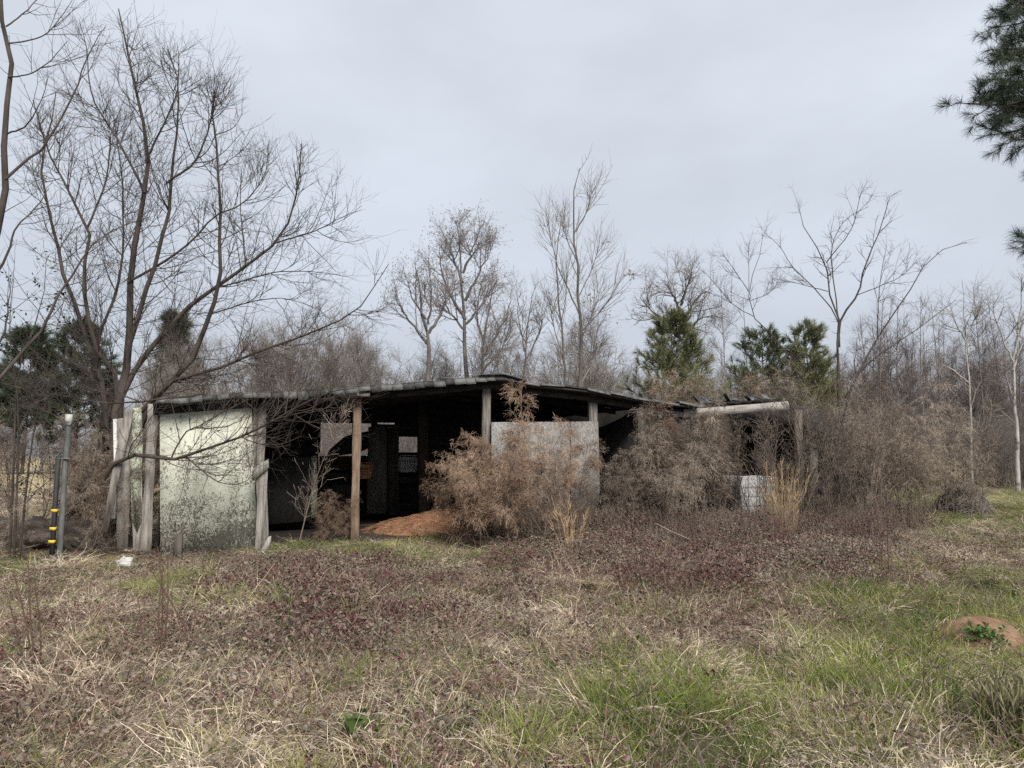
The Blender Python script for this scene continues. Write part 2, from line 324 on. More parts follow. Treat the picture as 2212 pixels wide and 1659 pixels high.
# ================================================================ ground
def ground_mat():
    m = bpy.data.materials.new('field_soil'); m.use_nodes = True; t = m.node_tree; t.nodes.clear(); N = t.nodes.new; lk = t.links.new
    p = N('ShaderNodeNewGeometry').outputs['Position']
    a = N('ShaderNodeTexNoise'); a.inputs['Scale'].default_value = .5; a.inputs['Detail'].default_value = 8; lk(p, a.inputs[0])
    c = N('ShaderNodeValToRGB'); lk(a.outputs[0], c.inputs[0]); e = c.color_ramp.elements
    e[0].position = .3; e[0].color = (.055, .045, .032, 1); e[1].position = .7; e[1].color = (.11, .095, .06, 1)
    b = N('ShaderNodeTexNoise'); b.inputs['Scale'].default_value = 2.2; b.inputs['Detail'].default_value = 9; b.inputs['Roughness'].default_value = .75; lk(p, b.inputs[0])
    c2 = N('ShaderNodeValToRGB'); lk(b.outputs[0], c2.inputs[0]); e = c2.color_ramp.elements
    e[0].position = .3; e[0].color = (.20, .16, .09, 1); e[1].position = .7; e[1].color = (.46, .38, .24, 1)
    c3 = N('ShaderNodeValToRGB'); lk(b.outputs[0], c3.inputs[0]); e = c3.color_ramp.elements
    e[0].position = .3; e[0].color = (.13, .125, .055, 1); e[1].position = .7; e[1].color = (.30, .26, .14, 1)
    s = N('ShaderNodeSeparateXYZ'); lk(p, s.inputs[0])
    mx = N('ShaderNodeMapRange'); mx.inputs[1].default_value = -3; mx.inputs[2].default_value = 5; lk(s.outputs[0], mx.inputs[0])
    far = N('ShaderNodeMix'); far.data_type = 'RGBA'; lk(mx.outputs[0], far.inputs[0]); lk(c2.outputs[0], far.inputs[6]); lk(c3.outputs[0], far.inputs[7])
    my = N('ShaderNodeMapRange'); my.inputs[1].default_value = 17; my.inputs[2].default_value = 24; lk(s.outputs[1], my.inputs[0])
    f2 = N('ShaderNodeMix'); f2.data_type = 'RGBA'; lk(my.outputs[0], f2.inputs[0]); lk(c.outputs[0], f2.inputs[6]); lk(far.outputs[2], f2.inputs[7])
    bs = N('ShaderNodeBsdfPrincipled'); bs.inputs['Roughness'].default_value = 1; bs.inputs['Specular IOR Level'].default_value = .1; lk(f2.outputs[2], bs.inputs['Base Color'])
    bp = N('ShaderNodeBump'); bp.inputs['Strength'].default_value = .8; bp.inputs['Distance'].default_value = .05; lk(b.outputs[0], bp.inputs['Height']); lk(bp.outputs[0], bs.inputs['Normal'])
    o = N('ShaderNodeOutputMaterial'); lk(bs.outputs[0], o.inputs[0]); return m
def ground():
    ys = np.concatenate([np.linspace(-6, 1.8, 20), np.linspace(2, 13, 90), np.linspace(13.3, 30, 50), np.linspace(31, 100, 40), np.linspace(110, 900, 20)])
    xs = np.concatenate([np.linspace(-900, -75, 14), np.linspace(-70, -19, 26), np.linspace(-18, 18, 220), np.linspace(19, 70, 26), np.linspace(75, 900, 14)])
    X, Y = np.meshgrid(xs, ys); Z = gz(X, Y)
    b = MB(); n, k = X.shape
    i, j = np.meshgrid(np.arange(n - 1), np.arange(k - 1), indexing='ij'); q = i * k + j
    b.add(np.stack([X, Y, Z], -1), np.stack([q, q + 1, q + k + 1, q + k], -1).reshape(-1, 4))
    o = b.build('ground', ground_mat(), smooth=True); o['kind'] = 'structure'
ground()

# ================================================================ shed
TH = math.atan(.45); U = np.array([math.cos(TH), math.sin(TH), 0]); NV = np.array([-math.sin(TH), math.cos(TH), 0])
S0 = np.array([0, 14.2, 0.]); S0 = S0 + 0
_d = ray(345, 986); _t = 14.2 / (_d[1] - .45 * _d[0]); S0 = np.array([_d[0] * _t, _d[1] * _t, 0.])
def LP(x, y, d=0.0):
    """image point on the plane d metres behind the shed front -> shed coordinates (s, d, z)"""
    r = ray(x, y); t = ((S0 - CAM) @ NV + d) / (r @ NV); P = CAM + r * t
    return np.array([(P - S0) @ U, d, P[2]])
def SW(s, d, z): return S0 + s * U + d * NV + np.array([0, 0, z])
def s_of(x, d=0.0): return LP(x, 986, d)[0]
shed = thing('shed', 'long derelict open-fronted wooden shed with sagging shingle roof', 'shed', S0, TH)
def part(name, b, m, parent=shed, smooth=False): return b.build(name, m, parent, smooth, world=False)
def lpoly(name, pts, d, th, m, parent=shed, zmin=None):
    P = np.array([LP(x, y, d) for x, y in pts])
    if zmin is not None: P[:, 2] = np.maximum(P[:, 2], zmin)
    b = MB(); b.prism(P, (0, th, 0)); return part(name, b, m, parent)
def lbox(name, s0, s1, d0, d1, z0, z1, m, parent=shed):
    b = MB(); b.box((s0, d0, z0), (s1, d1, z1)); return part(name, b, m, parent)
def post(x0, x1, ytop, d, m, dep=None, zbot=-.1, lean=0.0):
    """square post, a little worn and twisted"""
    a = LP(x0, ytop, d); c = LP(x1, ytop, d); w = abs(c[0] - a[0]); dep = dep or w * .65
    b = MB(); K = 7; rg = np.random.RandomState(int(x0)); V = []
    for k in range(K):
        f = k / (K - 1); z = zbot + (a[2] - zbot) * f; o = lean * (1 - f); j = rg.randn(4, 2) * .006
        V += [[a[0] + o + j[0, 0], d + j[0, 1], z], [c[0] + o + j[1, 0], d + j[1, 1], z], [c[0] + o + j[2, 0], d + dep + j[2, 1], z], [a[0] + o + j[3, 0], d + dep + j[3, 1], z]]
    Fq = [[k * 4 + i, k * 4 + (i + 1) % 4, k * 4 + 4 + (i + 1) % 4, k * 4 + 4 + i] for k in range(K - 1) for i in range(4)]
    b.add(V, Fq, [3, 2, 1, 0], [K * 4 - 4, K * 4 - 3, K * 4 - 2, K * 4 - 1]); return part('post', b, m)

# front wall, left bay
lpoly('wall_panel', [(345, 872), (400, 866), (470, 866), (543, 862), (548, 1000), (553, 1100), (556, 1200), (500, 1215), (420, 1205), (346, 1225)], -.03, .016, paint_m)['label'] = 'pale green flaking painted sheet'
post(546, 558, 855, .02, wood_grey); post(560, 576, 860, -.02, wood_grey)
post(765, 782, 846, -.04, wood_brown, zbot=-.1)['label'] = 'brown weathered front post'
post(1044, 1060, 818, -.02, wood_grey); post(1274, 1290, 846, -.02, wood_grey); post(1380, 1393, 866, -.05, wood_grey)
post(320, 342, 872, -.05, wood_grey)['label'] = 'split grey corner post'
lpoly('wall_board', [(286, 880), (305, 878), (309, 960), (303, 1060), (309, 1115), (296, 1150), (284, 1120), (281, 1000)], -.02, .02, paint_b)
lpoly('wall_board', [(306, 1000), (308, 1130), (303, 1205), (288, 1205), (286, 1120), (300, 1115)], .02, .02, wood_grey)
lpoly('wall_board', [(252, 905), (285, 900), (281, 1060), (276, 1185), (252, 1185)], .05, .025, wood_grey)
lpoly('wall_board', [(244, 905), (252, 905), (255, 1000), (249, 1120), (238, 1120), (246, 1010)], .04, .02, white_m)['label'] = 'white weathered board strip'
lpoly('leaning_board', [(268, 890), (290, 885), (262, 1010), (232, 1148), (219, 1152), (236, 1050)], -.16, .03, wood_grey)['label'] = 'grey board leaning across the broken wall'
# sheets in the middle bay
lpoly('sheet_panel', [(1062, 912), (1231, 911), (1232, 1160), (1062, 1170)], -.1, .018, osb_m)
lpoly('sheet_panel', [(1233, 911), (1292, 910), (1294, 978), (1296, 1060), (1293, 1085), (1297, 1140), (1234, 1150)], -.1, .018, osb_m)
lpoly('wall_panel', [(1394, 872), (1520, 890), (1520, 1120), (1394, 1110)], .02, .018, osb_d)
# roof
prof = [(330, 866), (400, 861), (470, 856), (540, 852), (600, 849), (680, 845), (770, 838), (850, 832), (920, 827), (1000, 820), (1050, 815), (1078, 812), (1104, 820), (1150, 828), (1200, 833), (1260, 839), (1330, 851), (1385, 861), (1430, 869), (1500, 874)]
PS = np.array([LP(x, y, -.32) for x, y in prof]); ROOF_S, ROOF_Z = PS[:, 0], PS[:, 2]
rz_ = lambda s: np.interp(s, ROOF_S, ROOF_Z)
def roof():
    root = thing  # noqa
    ds = np.linspace(-.32, 5.3, 9); ss = np.linspace(ROOF_S[0], ROOF_S[-1], 44); b = MB()
    Sg, Dg = np.meshgrid(ss, ds, indexing='ij'); Z = rz_(Sg) - .04 * np.abs(np.sin(Dg * .7)) * 0 + (fbm(Sg * 1.1, Dg * .9, 3, 3) - .5) * .10 * np.clip(Dg + .3, 0, 1) - .03
    n, k = Sg.shape; top = np.stack([Sg, Dg, Z], -1).reshape(-1, 3); bot = top - [0, 0, .035]
    i, j = np.meshgrid(np.arange(n - 1), np.arange(k - 1), indexing='ij'); q = (i * k + j).ravel(); m = n * k
    b.add(np.vstack([top, bot]), np.stack([q, q + k, q + k + 1, q + 1], -1), np.stack([q + m, q + m + 1, q + m + k + 1, q + m + k], -1))
    fr = [i * k for i in range(n)]; bk = [i * k + k - 1 for i in range(n)]; lf = list(range(k)); rt = [(n - 1) * k + j for j in range(k)]
    for ed, flip in ((fr, 0), (bk, 1), (lf, 1), (rt, 0)):
        for a, c in zip(ed[:-1], ed[1:]):
            b.F.append((np.array([[a, a + m, c + m, c] if not flip else [a, c, c + m, a + m]]), 0))
    r = part('roof', b, wood_dark)
    rg = np.random.RandomState(4)
    # shingle tabs hanging over the front edge
    pitch = np.gradient(ROOF_Z, ROOF_S)
    s = ROOF_S[0] + .05
    while s < ROOF_S[-1] - .2:
        left = s < LP(1070, 815, -.32)[0]
        w = .17 + .07 * rg.rand() if left else .3 + .4 * rg.rand()
        h = (.075 + .045 * rg.rand()) if left else .028 + .022 * rg.rand()
        if s < LP(540, 860, -.32)[0]: h *= .75
        sl = math.atan(np.interp(s + w / 2, ROOF_S, pitch)) + rg.randn() * (.05 if left else .035)
        if rg.rand() < .06: h *= 1.5
        z = float(rz_(s + w / 2)) + rg.randn() * .007; t = rg.randn() * .06 - .22
        b = MB()
        def Mx(v, z=z, sl=sl, t=t, s=s, w=w, h=h):
            v = v.copy(); f = (v[:, 2] + h) / h
            v[:, 1] += (1 - f) * t * h * 1.6
            c, n_ = math.cos(sl), math.sin(sl); x = v[:, 0] * c - v[:, 2] * n_; zz = v[:, 0] * n_ + v[:, 2] * c
            return np.stack([x + s + w / 2, v[:, 1] - .335, zz + z + .012], 1)
        b.box((-w / 2 + .004, -.012, -h), (w / 2 - .004, .003, 0), M=Mx)
        # lapped top course of the tab running back up the roof
        def Mt(v, z=z, sl=sl, s=s, w=w):
            c, n_ = math.cos(sl), math.sin(sl); return np.stack([v[:, 0] * c - v[:, 2] * n_ + s + w / 2, v[:, 1], v[:, 0] * n_ + v[:, 2] * c + z + .013], 1)
        b.box((-w / 2 + .004, -.349, 0), (w / 2 - .004, .1 + .2 * rg.rand(), .012), M=Mt)
        part('shingle', b, shingle_m, r); s += w
    # flipped shingle and ridge cap
    x = LP(1085, 812, -.35)
    b = MB(); b.prism([(x[0] - .5, -.42, x[2] - .01), (x[0] - .1, -.42, x[2] + .055), (x[0] + .05, -.42, x[2] + .05), (x[0] + .5, -.42, x[2] - .06), (x[0] + .5, -.42, x[2] - .085), (x[0] + .05, -.42, x[2] + .02)], (0, 1.2, 0)); part('ridge_shingle', b, shingle_m, r)
    # rafters and header
    for d in (-.05, 1.2, 2.5, 3.8):
        b = MB()
        for a in range(len(ROOF_S) - 1):
            z0, z1 = ROOF_Z[a] - .09, ROOF_Z[a + 1] - .09
            b.prism([(ROOF_S[a], d, z0), (ROOF_S[a + 1] - .002, d, z1), (ROOF_S[a + 1] - .002, d, z1 - .12), (ROOF_S[a], d, z0 - .12)], (0, .05, 0))
        part('roof_beam', b, wood_dark)
    b = MB(); a = LP(728, 845, -.33); c = LP(800, 842, -.33); b.box((a[0], -.3, a[2] - .07), (c[0], -.27, a[2] - .005)); part('eave_board', b, wood_grey)
roof()
# back wall of lapped planks around its openings
BD = 4.8
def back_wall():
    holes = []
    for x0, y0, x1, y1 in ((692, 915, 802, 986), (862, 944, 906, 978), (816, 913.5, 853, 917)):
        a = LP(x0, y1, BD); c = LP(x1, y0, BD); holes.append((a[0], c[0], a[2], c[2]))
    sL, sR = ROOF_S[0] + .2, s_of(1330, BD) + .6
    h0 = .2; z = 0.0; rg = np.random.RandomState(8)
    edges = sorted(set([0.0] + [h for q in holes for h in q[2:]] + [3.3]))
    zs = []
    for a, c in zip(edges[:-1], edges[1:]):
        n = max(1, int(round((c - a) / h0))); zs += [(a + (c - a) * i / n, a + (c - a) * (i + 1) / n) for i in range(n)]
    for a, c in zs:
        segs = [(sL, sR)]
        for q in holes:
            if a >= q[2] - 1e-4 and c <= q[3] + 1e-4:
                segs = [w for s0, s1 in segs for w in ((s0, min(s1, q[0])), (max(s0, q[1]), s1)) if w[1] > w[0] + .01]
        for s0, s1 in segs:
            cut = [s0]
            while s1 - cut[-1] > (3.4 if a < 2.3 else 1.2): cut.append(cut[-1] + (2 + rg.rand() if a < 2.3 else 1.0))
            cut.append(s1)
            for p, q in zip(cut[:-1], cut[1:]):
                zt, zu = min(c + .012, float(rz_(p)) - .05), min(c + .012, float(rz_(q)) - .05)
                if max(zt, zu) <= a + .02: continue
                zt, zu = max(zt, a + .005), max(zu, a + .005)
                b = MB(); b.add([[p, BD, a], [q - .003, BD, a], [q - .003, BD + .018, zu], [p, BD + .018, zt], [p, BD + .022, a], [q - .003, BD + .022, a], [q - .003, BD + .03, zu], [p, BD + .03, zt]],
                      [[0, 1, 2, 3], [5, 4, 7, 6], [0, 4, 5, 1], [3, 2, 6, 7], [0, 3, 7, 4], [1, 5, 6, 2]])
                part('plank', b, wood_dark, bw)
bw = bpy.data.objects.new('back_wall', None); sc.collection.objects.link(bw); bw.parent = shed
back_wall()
# partitions, stall walls, inner posts
def side_wall(x, d0, d1, ztop, m, th=.03):
    s = s_of(x); zt = lambda d: min(ztop, float(rz_(s)) - .1)
    lbox('partition', s, s + th, d0, d1, 0, zt(0), m)
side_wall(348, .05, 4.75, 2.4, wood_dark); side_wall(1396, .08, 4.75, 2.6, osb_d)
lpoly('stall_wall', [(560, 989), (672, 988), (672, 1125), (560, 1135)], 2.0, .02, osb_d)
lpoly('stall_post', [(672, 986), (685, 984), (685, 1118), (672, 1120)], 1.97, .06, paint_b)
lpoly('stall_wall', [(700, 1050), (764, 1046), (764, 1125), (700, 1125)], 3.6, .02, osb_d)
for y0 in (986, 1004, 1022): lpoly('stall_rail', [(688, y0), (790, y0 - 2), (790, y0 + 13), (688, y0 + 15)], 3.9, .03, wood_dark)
lpoly('inner_panel', [(796, 922), (860, 920), (862, 1108), (792, 1110)], 4.1, .02, M('dim_board', [(.075, .07, .064), (.15, .143, .133)], 4, stretch=(4, 4, .6), bump=.3))
lpoly('inner_post', [(838, 925), (856, 925), (860, 1112), (840, 1112)], 3.95, .12, wood_dark)
lpoly('inner_post', [(905, 850), (924, 850), (928, 1112), (906, 1112)], 3.3, .16, M('inner_post_wood', [(.03, .024, .019), (.07, .055, .045)], 4, stretch=(5, 5, .5)))
for y0 in (1002, 1030): lpoly('stall_rail', [(860, y0), (906, y0), (906, y0 + 14), (860, y0 + 14)], 4.5, .03, wood_dark)
lpoly('wall_scrap', [(615, 930), (632, 929), (632, 939), (616, 940)], 2.6, .01, metal_m)
lpoly('wall_scrap', [(1808 * .72, 881), (1325, 876), (1330, 880), (1318, 886), (1305, 887)], 1.2, .03, white_m)
# right end: fascia, torn roof, collapsed part
lpoly('fascia_board', [(1478, 884), (1560, 878), (1640, 872), (1704, 866), (1706, 884), (1640, 890), (1560, 896), (1478, 902)], -.1, .035, wood_pale)['label'] = 'pale bare fascia board'
lpoly('eave_board', [(1400, 880), (1476, 890), (1476, 902), (1400, 892)], -.08, .03, wood_grey)
def end_roof():
    a = LP(1470, 879, -.15); c = LP(1706, 862, -.15); b = MB(); n = 14; rg = np.random.RandomState(2)
    for k in range(n):
        s0 = a[0] + (c[0] - a[0]) * k / n; s1 = a[0] + (c[0] - a[0]) * (k + .97) / n; z0 = a[2] + (c[2] - a[2]) * k / n
        b.box((s0, -.15 + .3 * rg.rand(), z0 - .01 + .01 * rg.randn()), (s1, 4.2, z0 + .03 + .02 * rg.rand()))
    r = part('end_roof', b, wood_dark)
    for k in range(26):
        s = a[0] + (c[0] - a[0]) * rg.rand(); z = np.interp(s, [a[0], c[0]], [a[2], c[2]]) + .03; d = -.2 + .9 * rg.rand(); w, l = .08 + .16 * rg.rand(), .1 + .2 * rg.rand(); an = rg.rand() * 3; tl = rg.rand() * .16
        b = MB(); b.prism([(s, d, z), (s + w * math.cos(an), d + w * math.sin(an), z + tl), (s + w * math.cos(an) - l * math.sin(an), d + w * math.sin(an) + l * math.cos(an), z + tl * 1.3), (s - l * math.sin(an), d + l * math.cos(an), z + .02)], (0, 0, .01)); part('shingle', b, shingle_m, r)
end_roof()
lpoly('post', [(1720, 886), (1733, 885), (1735, 985), (1738, 1110), (1727, 1112), (1722, 985)], .1, .09, M('stripped_post', [(.10, .08, .065), (.20, .165, .135)], 4, stretch=(6, 6, .5), bump=.3))
lpoly('post', [(1754, 905), (1768, 905), (1766, 1108), (1752, 1108)], .9, .12, wood_grey)
lpoly('fallen_roof', [(1700, 872), (1760, 880), (1810, 905), (1860, 940), (1908, 968), (1902, 976), (1850, 962), (1790, 950), (1735, 930), (1700, 915)], .5, 2.2, wood_dark)['label'] = 'collapsed dark roof slope'
lpoly('hanging_board', [(1766, 955), (1792, 962), (1806, 1030), (1797, 1034), (1774, 1010)], 1.2, .04, wood_dark)
lpoly('wall_panel', [(1640, 945), (1712, 955), (1712, 1000), (1662, 998), (1640, 1000)], 1.6, .03, wood_dark)
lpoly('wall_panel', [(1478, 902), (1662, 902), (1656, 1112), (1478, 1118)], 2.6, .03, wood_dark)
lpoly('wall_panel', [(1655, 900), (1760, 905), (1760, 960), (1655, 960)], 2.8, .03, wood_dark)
# dirt floor under the roof
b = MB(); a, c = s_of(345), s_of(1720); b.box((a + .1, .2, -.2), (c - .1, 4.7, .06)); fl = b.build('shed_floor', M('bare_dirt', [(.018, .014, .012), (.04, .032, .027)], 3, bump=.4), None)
fl.location = S0; fl.rotation_euler = (0, 0, TH); fl['kind'] = 'structure'

# broken gate leaf standing by the painted wall
gt = thing('broken_gate', 'grey weathered plank gate leaf standing edge-on beside the painted wall', 'gate', S0, TH)
gate_m = M('gate_wood', [(.13, .12, .105), (.30, .28, .25), (.42, .395, .355)], 5, bump=.5, stretch=(8, 8, .5))
def gp(name, pts, d, th, m=gate_m): return lpoly(name, pts, d, th, m, gt)
gp('plank', [(550, 1010), (579, 995), (577, 1060), (580, 1150), (576, 1185), (562, 1222), (548, 1222), (552, 1160), (556, 1080)], -.42, .035)
gp('cleat', [(545, 1016), (556, 1005), (580, 992), (581, 1010), (552, 1034), (546, 1040)], -.48, .05)
gp('cleat', [(560, 1195), (580, 1160), (586, 1158), (585, 1172), (566, 1212), (556, 1222)], -.48, .05)
for pts in ([(537, 1228), (536, 1215), (543, 1203), (550, 1200)], [(566, 1191), (571, 1196), (571, 1212), (566, 1225)]):
    b = MB(); P = spline([LP(x, y, -.55) for x, y in pts], 9); b.tubes(P, np.full(9, .007), 5); part('cord', b, white_m, gt)

# tarp hanging across the back window
lp = [(745, 943), (765, 936), (805, 930), (808, 960), (790, 972), (765, 980), (727, 985), (706, 984), (712, 972), (728, 957)]
tp = thing('hanging_tarp', 'dark sagging tarp hanging across the back window of the shed', 'tarp', S0, TH)
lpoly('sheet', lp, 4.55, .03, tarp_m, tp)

# ---------------- things in the shed
def basket(name, label, cat, x, y, d, w, h, m, rz=0, handle=True):
    P = LP(x, y, d); W = SW(*P); t = thing(name, label, cat, W, TH + rz)
    dp = w * .62; ta = .82
    def wall(name, corners, out):
        b = MB(); c = np.array(corners, float); n = 7
        # rim, foot and upright slats
        for k in range(n):
            f0, f1 = k / n + .012, (k + 1) / n - .012
            q = lambda f, g: (c[0] * (1 - f) + c[1] * f) * (1 - g) + (c[3] * (1 - f) + c[2] * f) * g
            b.prism([q(f0, .0), q(f1, .0), q(f1, .8), q(f0, .8)], out)
        q = lambda f, g: (c[0] * (1 - f) + c[1] * f) * (1 - g) + (c[3] * (1 - f) + c[2] * f) * g
        b.prism([q(0, .79), q(1, .79), q(1, 1), q(0, 1)], np.array(out) * 1.6); b.prism([q(0, 0), q(1, 0), q(1, .14), q(0, .14)], np.array(out) * 1.3)
        b.build(name, m, t, world=False)
    a, c = w / 2, dp / 2
    wall('side', [(-a * ta, -c * ta, 0), (a * ta, -c * ta, 0), (a, -c, h), (-a, -c, h)], (0, -.008, 0))
    wall('side', [(a * ta, c * ta, 0), (-a * ta, c * ta, 0), (-a, c, h), (a, c, h)], (0, .008, 0))
    wall('side', [(a * ta, -c * ta, 0), (a * ta, c * ta, 0), (a, c, h), (a, -c, h)], (.008, 0, 0))
    wall('side', [(-a * ta, c * ta, 0), (-a * ta, -c * ta, 0), (-a, -c, h), (-a, c, h)], (-.008, 0, 0))
    b = MB(); b.box((-a * ta, -c * ta, -.012), (a * ta, c * ta, 0)); b.build('base', m, t, world=False)
    if handle:
        b = MB(); b.tubes(spline([(-a, -c, h), (-a * .9, -c - .02, h + .03), (a * .9, -c - .02, h + .03), (a, -c, h)], 9), np.full(9, .012), 5); b.build('rim', m, t, world=False)
    return t
basket('crate', 'faded orange plastic crate on a rail behind the brown post', 'crate', 781, 1033, 3.6, .44, .32, crate_o, .2)
basket('basket', 'pale grey plastic laundry basket hung under the small back window', 'basket', 880, 1019, 4.2, .46, .36, crate_w)
for x, y, r in ((837, 1020, 0), ):
    pass
P = SW(*LP(837 * 0 + 833, 1087 * 0 + 1088, 3.9)); 
b = MB(); n = 10; P = SW(*LP(728 + 108, 1007, 4.6))
# white cup-shaped lid nailed on the rail
P = SW(*LP(837, 1087, 3.85))
# pine straw mound
def straw():
    a = gnd(925, 1150); c = gnd(990, 1135, .1); ctr = (a * .6 + c * .4); t = thing('pine_straw_heap', 'heap of rusty brown pine straw spilling out of the middle bay', 'straw heap', (ctr[0], ctr[1], 0))
    n, k = 26, 40; V = []; rr = np.linspace(0, 1, n); aa = np.linspace(0, 2 * pi, k, endpoint=False)
    R, A = np.meshgrid(rr, aa, indexing='ij'); wob = 1 + .18 * np.sin(3 * A + 1) + .1 * np.sin(5 * A)
    lx, ly = R * np.cos(A) * 1.75 * wob, R * np.sin(A) * 1.75 * wob
    H = lambda x, y: np.maximum(0, 1 - (x / 1.8) ** 2 - (y / 1.8) ** 2) * (.40 + .14 * x / 1.8 + .10 * y / 1.8) + .12 * (fbm(x * 2 + 9, y * 2 + 9, 2, 3) - .5)
    b = MB(); q = [(i * k + j, i * k + (j + 1) % k, (i + 1) * k + (j + 1) % k, (i + 1) * k + j) for i in range(n - 1) for j in range(k)]
    b.add(np.stack([lx, ly, H(lx, ly) - .03], -1), q); b.build('mound', straw_m, t, True, world=False)
    rg = np.random.RandomState(3); m = 9000; rr = np.sqrt(rg.rand(m)); an = rg.rand(m) * 2 * pi
    x, y = rr * np.cos(an) * 1.8, rr * np.sin(an) * 1.8; z = H(x, y) - .02; L = .10 + .12 * rg.rand(m); di = rg.rand(m) * 2 * pi; cv = rg.randn(m) * .5
    P = np.zeros((m, 3, 3))
    for i, f in enumerate((-.5, 0, .5)):
        P[:, i, 0] = x + L * f * np.cos(di + cv * f); P[:, i, 1] = y + L * f * np.sin(di + cv * f); P[:, i, 2] = z + .012 + .02 * rg.rand(m)
    b = MB(); b.blades(P, np.full((m, 3), .0022) * np.array([.6, 1, .6]), np.stack([-np.sin(di), np.cos(di), .3 * rg.randn(m)], 1)); o = b.build('straw', straw_m, t, world=False); o['kind'] = 'stuff'
straw()

# intermediate bulk tank: white body in a tube cage
zinc = M('zinc_cage', [(.25, .26, .26), (.4, .41, .41)], 6, rough=.5)
def tank():
    W = SW(*LP(1614, 1105, .9)); W[2] = .05
    t = thing('caged_tank', 'white plastic bulk liquid tank in a metal cage under the collapsed end', 'tank', W, TH - .2)
    b = MB(); w, d, h, r = .5, .58, .98, .1; prof = []
    for cx, cy, a0 in ((w - r, d - r, 0), (-w + r, d - r, 90), (-w + r, -d + r, 180), (w - r, -d + r, 270)):
        for k in range(5): a = math.radians(a0 + k * 22.5); prof.append((cx + r * math.cos(a), cy + r * math.sin(a)))
    prof = np.array(prof); n = len(prof); zs = [(.12, .9), (.17, 1), (.5, 1.0), (.93, 1), (.99, .95), (1.02, .85)]; V = []
    for z, s in zs: V += [(x * s, y * s, z) for x, y in prof]
    b.add(V, [(i * n + j, i * n + (j + 1) % n, (i + 1) * n + (j + 1) % n, (i + 1) * n + j) for i in range(len(zs) - 1) for j in range(n)], list(range(n))[::-1], list(range((len(zs) - 1) * n, len(zs) * n)))
    b.build('tank_body', tank_m, t, True, world=False)
    for sy in (-1, 1):
        for x in (-.3, 0, .3): b = MB(); b.tubes([(x, sy * (d + .012), .08), (x, sy * (d + .012), 1.0)], [  .006] * 2, 6); b.build('cage_bar', zinc, t, world=False)
    for sx in (-1, 1):
        for y in (-.4, -.13, .13, .4): b = MB(); b.tubes([(sx * (w + .012), y, .08), (sx * (w + .012), y, 1.0)], [  .006] * 2, 6); b.build('cage_bar', zinc, t, world=False)
    for z in (.12, .34, .56, .78, 1.0):
        b = MB(); q = prof * 1.045; P = np.array([(x, y, z) for x, y in q] + [(q[0][0], q[0][1], z)]); b.tubes(P, np.full(len(P),   .006), 6); b.build('cage_ring', zinc, t, world=False)
    b = MB(); b.tubes([(0, 0, 1.0), (0, 0, 1.05)], [.11, .11], 14); b.add([(.11 * math.cos(a), .11 * math.sin(a), 1.05) for a in np.arange(14) * 2 * pi / 14], list(range(14))); b.build('lid', black_m, t, world=False)
    for x in (-.4, 0, .4): b = MB(); b.box((x - .06, -.55, -.06), (x + .06, .55, .1)); b.build('pallet_block', wood_grey, t, world=False)
tank()

# ================================================================ posts and scraps on the left
def pole():
    base = gnd(127, 1222); Y = base[1]; top = at(131, 895, Y)
    t = thing('metal_post', 'grey galvanised pipe post with a white cap standing in weeds', 'post', (base[0], Y, 0))
    h = top[2]; b = MB(); b.tubes([(0, 0, -.1), (.005, 0, h * .6), (.02, 0, h - .12)], [.036] * 3, 14); b.build('pipe', metal_m, t, True, world=False)
    b = MB(); b.box((-.036 + .02, -.045, h - .16), (.04 + .02, .02, h)); b.build('cap', M('cap_white', [(.30, .30, .28), (.5, .5, .47)], 14, rough=.6), t, world=False)
    b = MB(); b.box((-.03 + .02, -.0475, h - .12), (.036 + .02, -.0455, h - .105)); b.build('cap_line', metal_m, t, world=False)
    z = at(128, 992, Y)[2]; b = MB(); b.box((-.09, -.06, z), (.09, -.04, z + .02)); b.build('bracket', metal_m, t, world=False)
    base = gnd(111, 1212); Y = base[1]
    t = thing('tagged_post', 'slim black post with three yellow bands next to the pipe post', 'post', (base[0], Y, 0))
    h = at(113, 985, Y)[2]; b = MB(); b.box((-.026, -.02, -.1), (.026, .026, h)); b.build('stake', black_m, t, world=False)
    for yy, xx in ((1103, 0), (1142, -.005), (1170, -.01)):
        z = at(111, yy, Y)[2]; b = MB(); b.box((-.042 + xx, -.026, z - .022), (.042 + xx, .03, z + .022)); b.build('yellow_band', yellow_m, t, world=False)
pole()
def stake():
    p = gnd(384, 1208); t = thing('wooden_stake', 'short weathered wooden stake stub in front of the painted wall', 'stake', (p[0], p[1], 0))
    h = at(384, 1154, p[1])[2]; b = MB(); b.add([(-.06, -.03, -.05), (.06, -.03, -.05), (.06, .03, -.05), (-.06, .03, -.05), (-.055, -.03, h - .01), (.055, -.03, h + .015), (.05, .03, h), (-.05, .03, h - .02)], [[0, 3, 2, 1], [4, 5, 6, 7], [0, 1, 5, 4], [1, 2, 6, 5], [2, 3, 7, 6], [3, 0, 4, 7]]); b.build('stub', M('dark_stake', [(.05, .045, .038), (.12, .105, .09)], 5, stretch=(5, 5, .6), bump=.4), t, world=False)
stake()
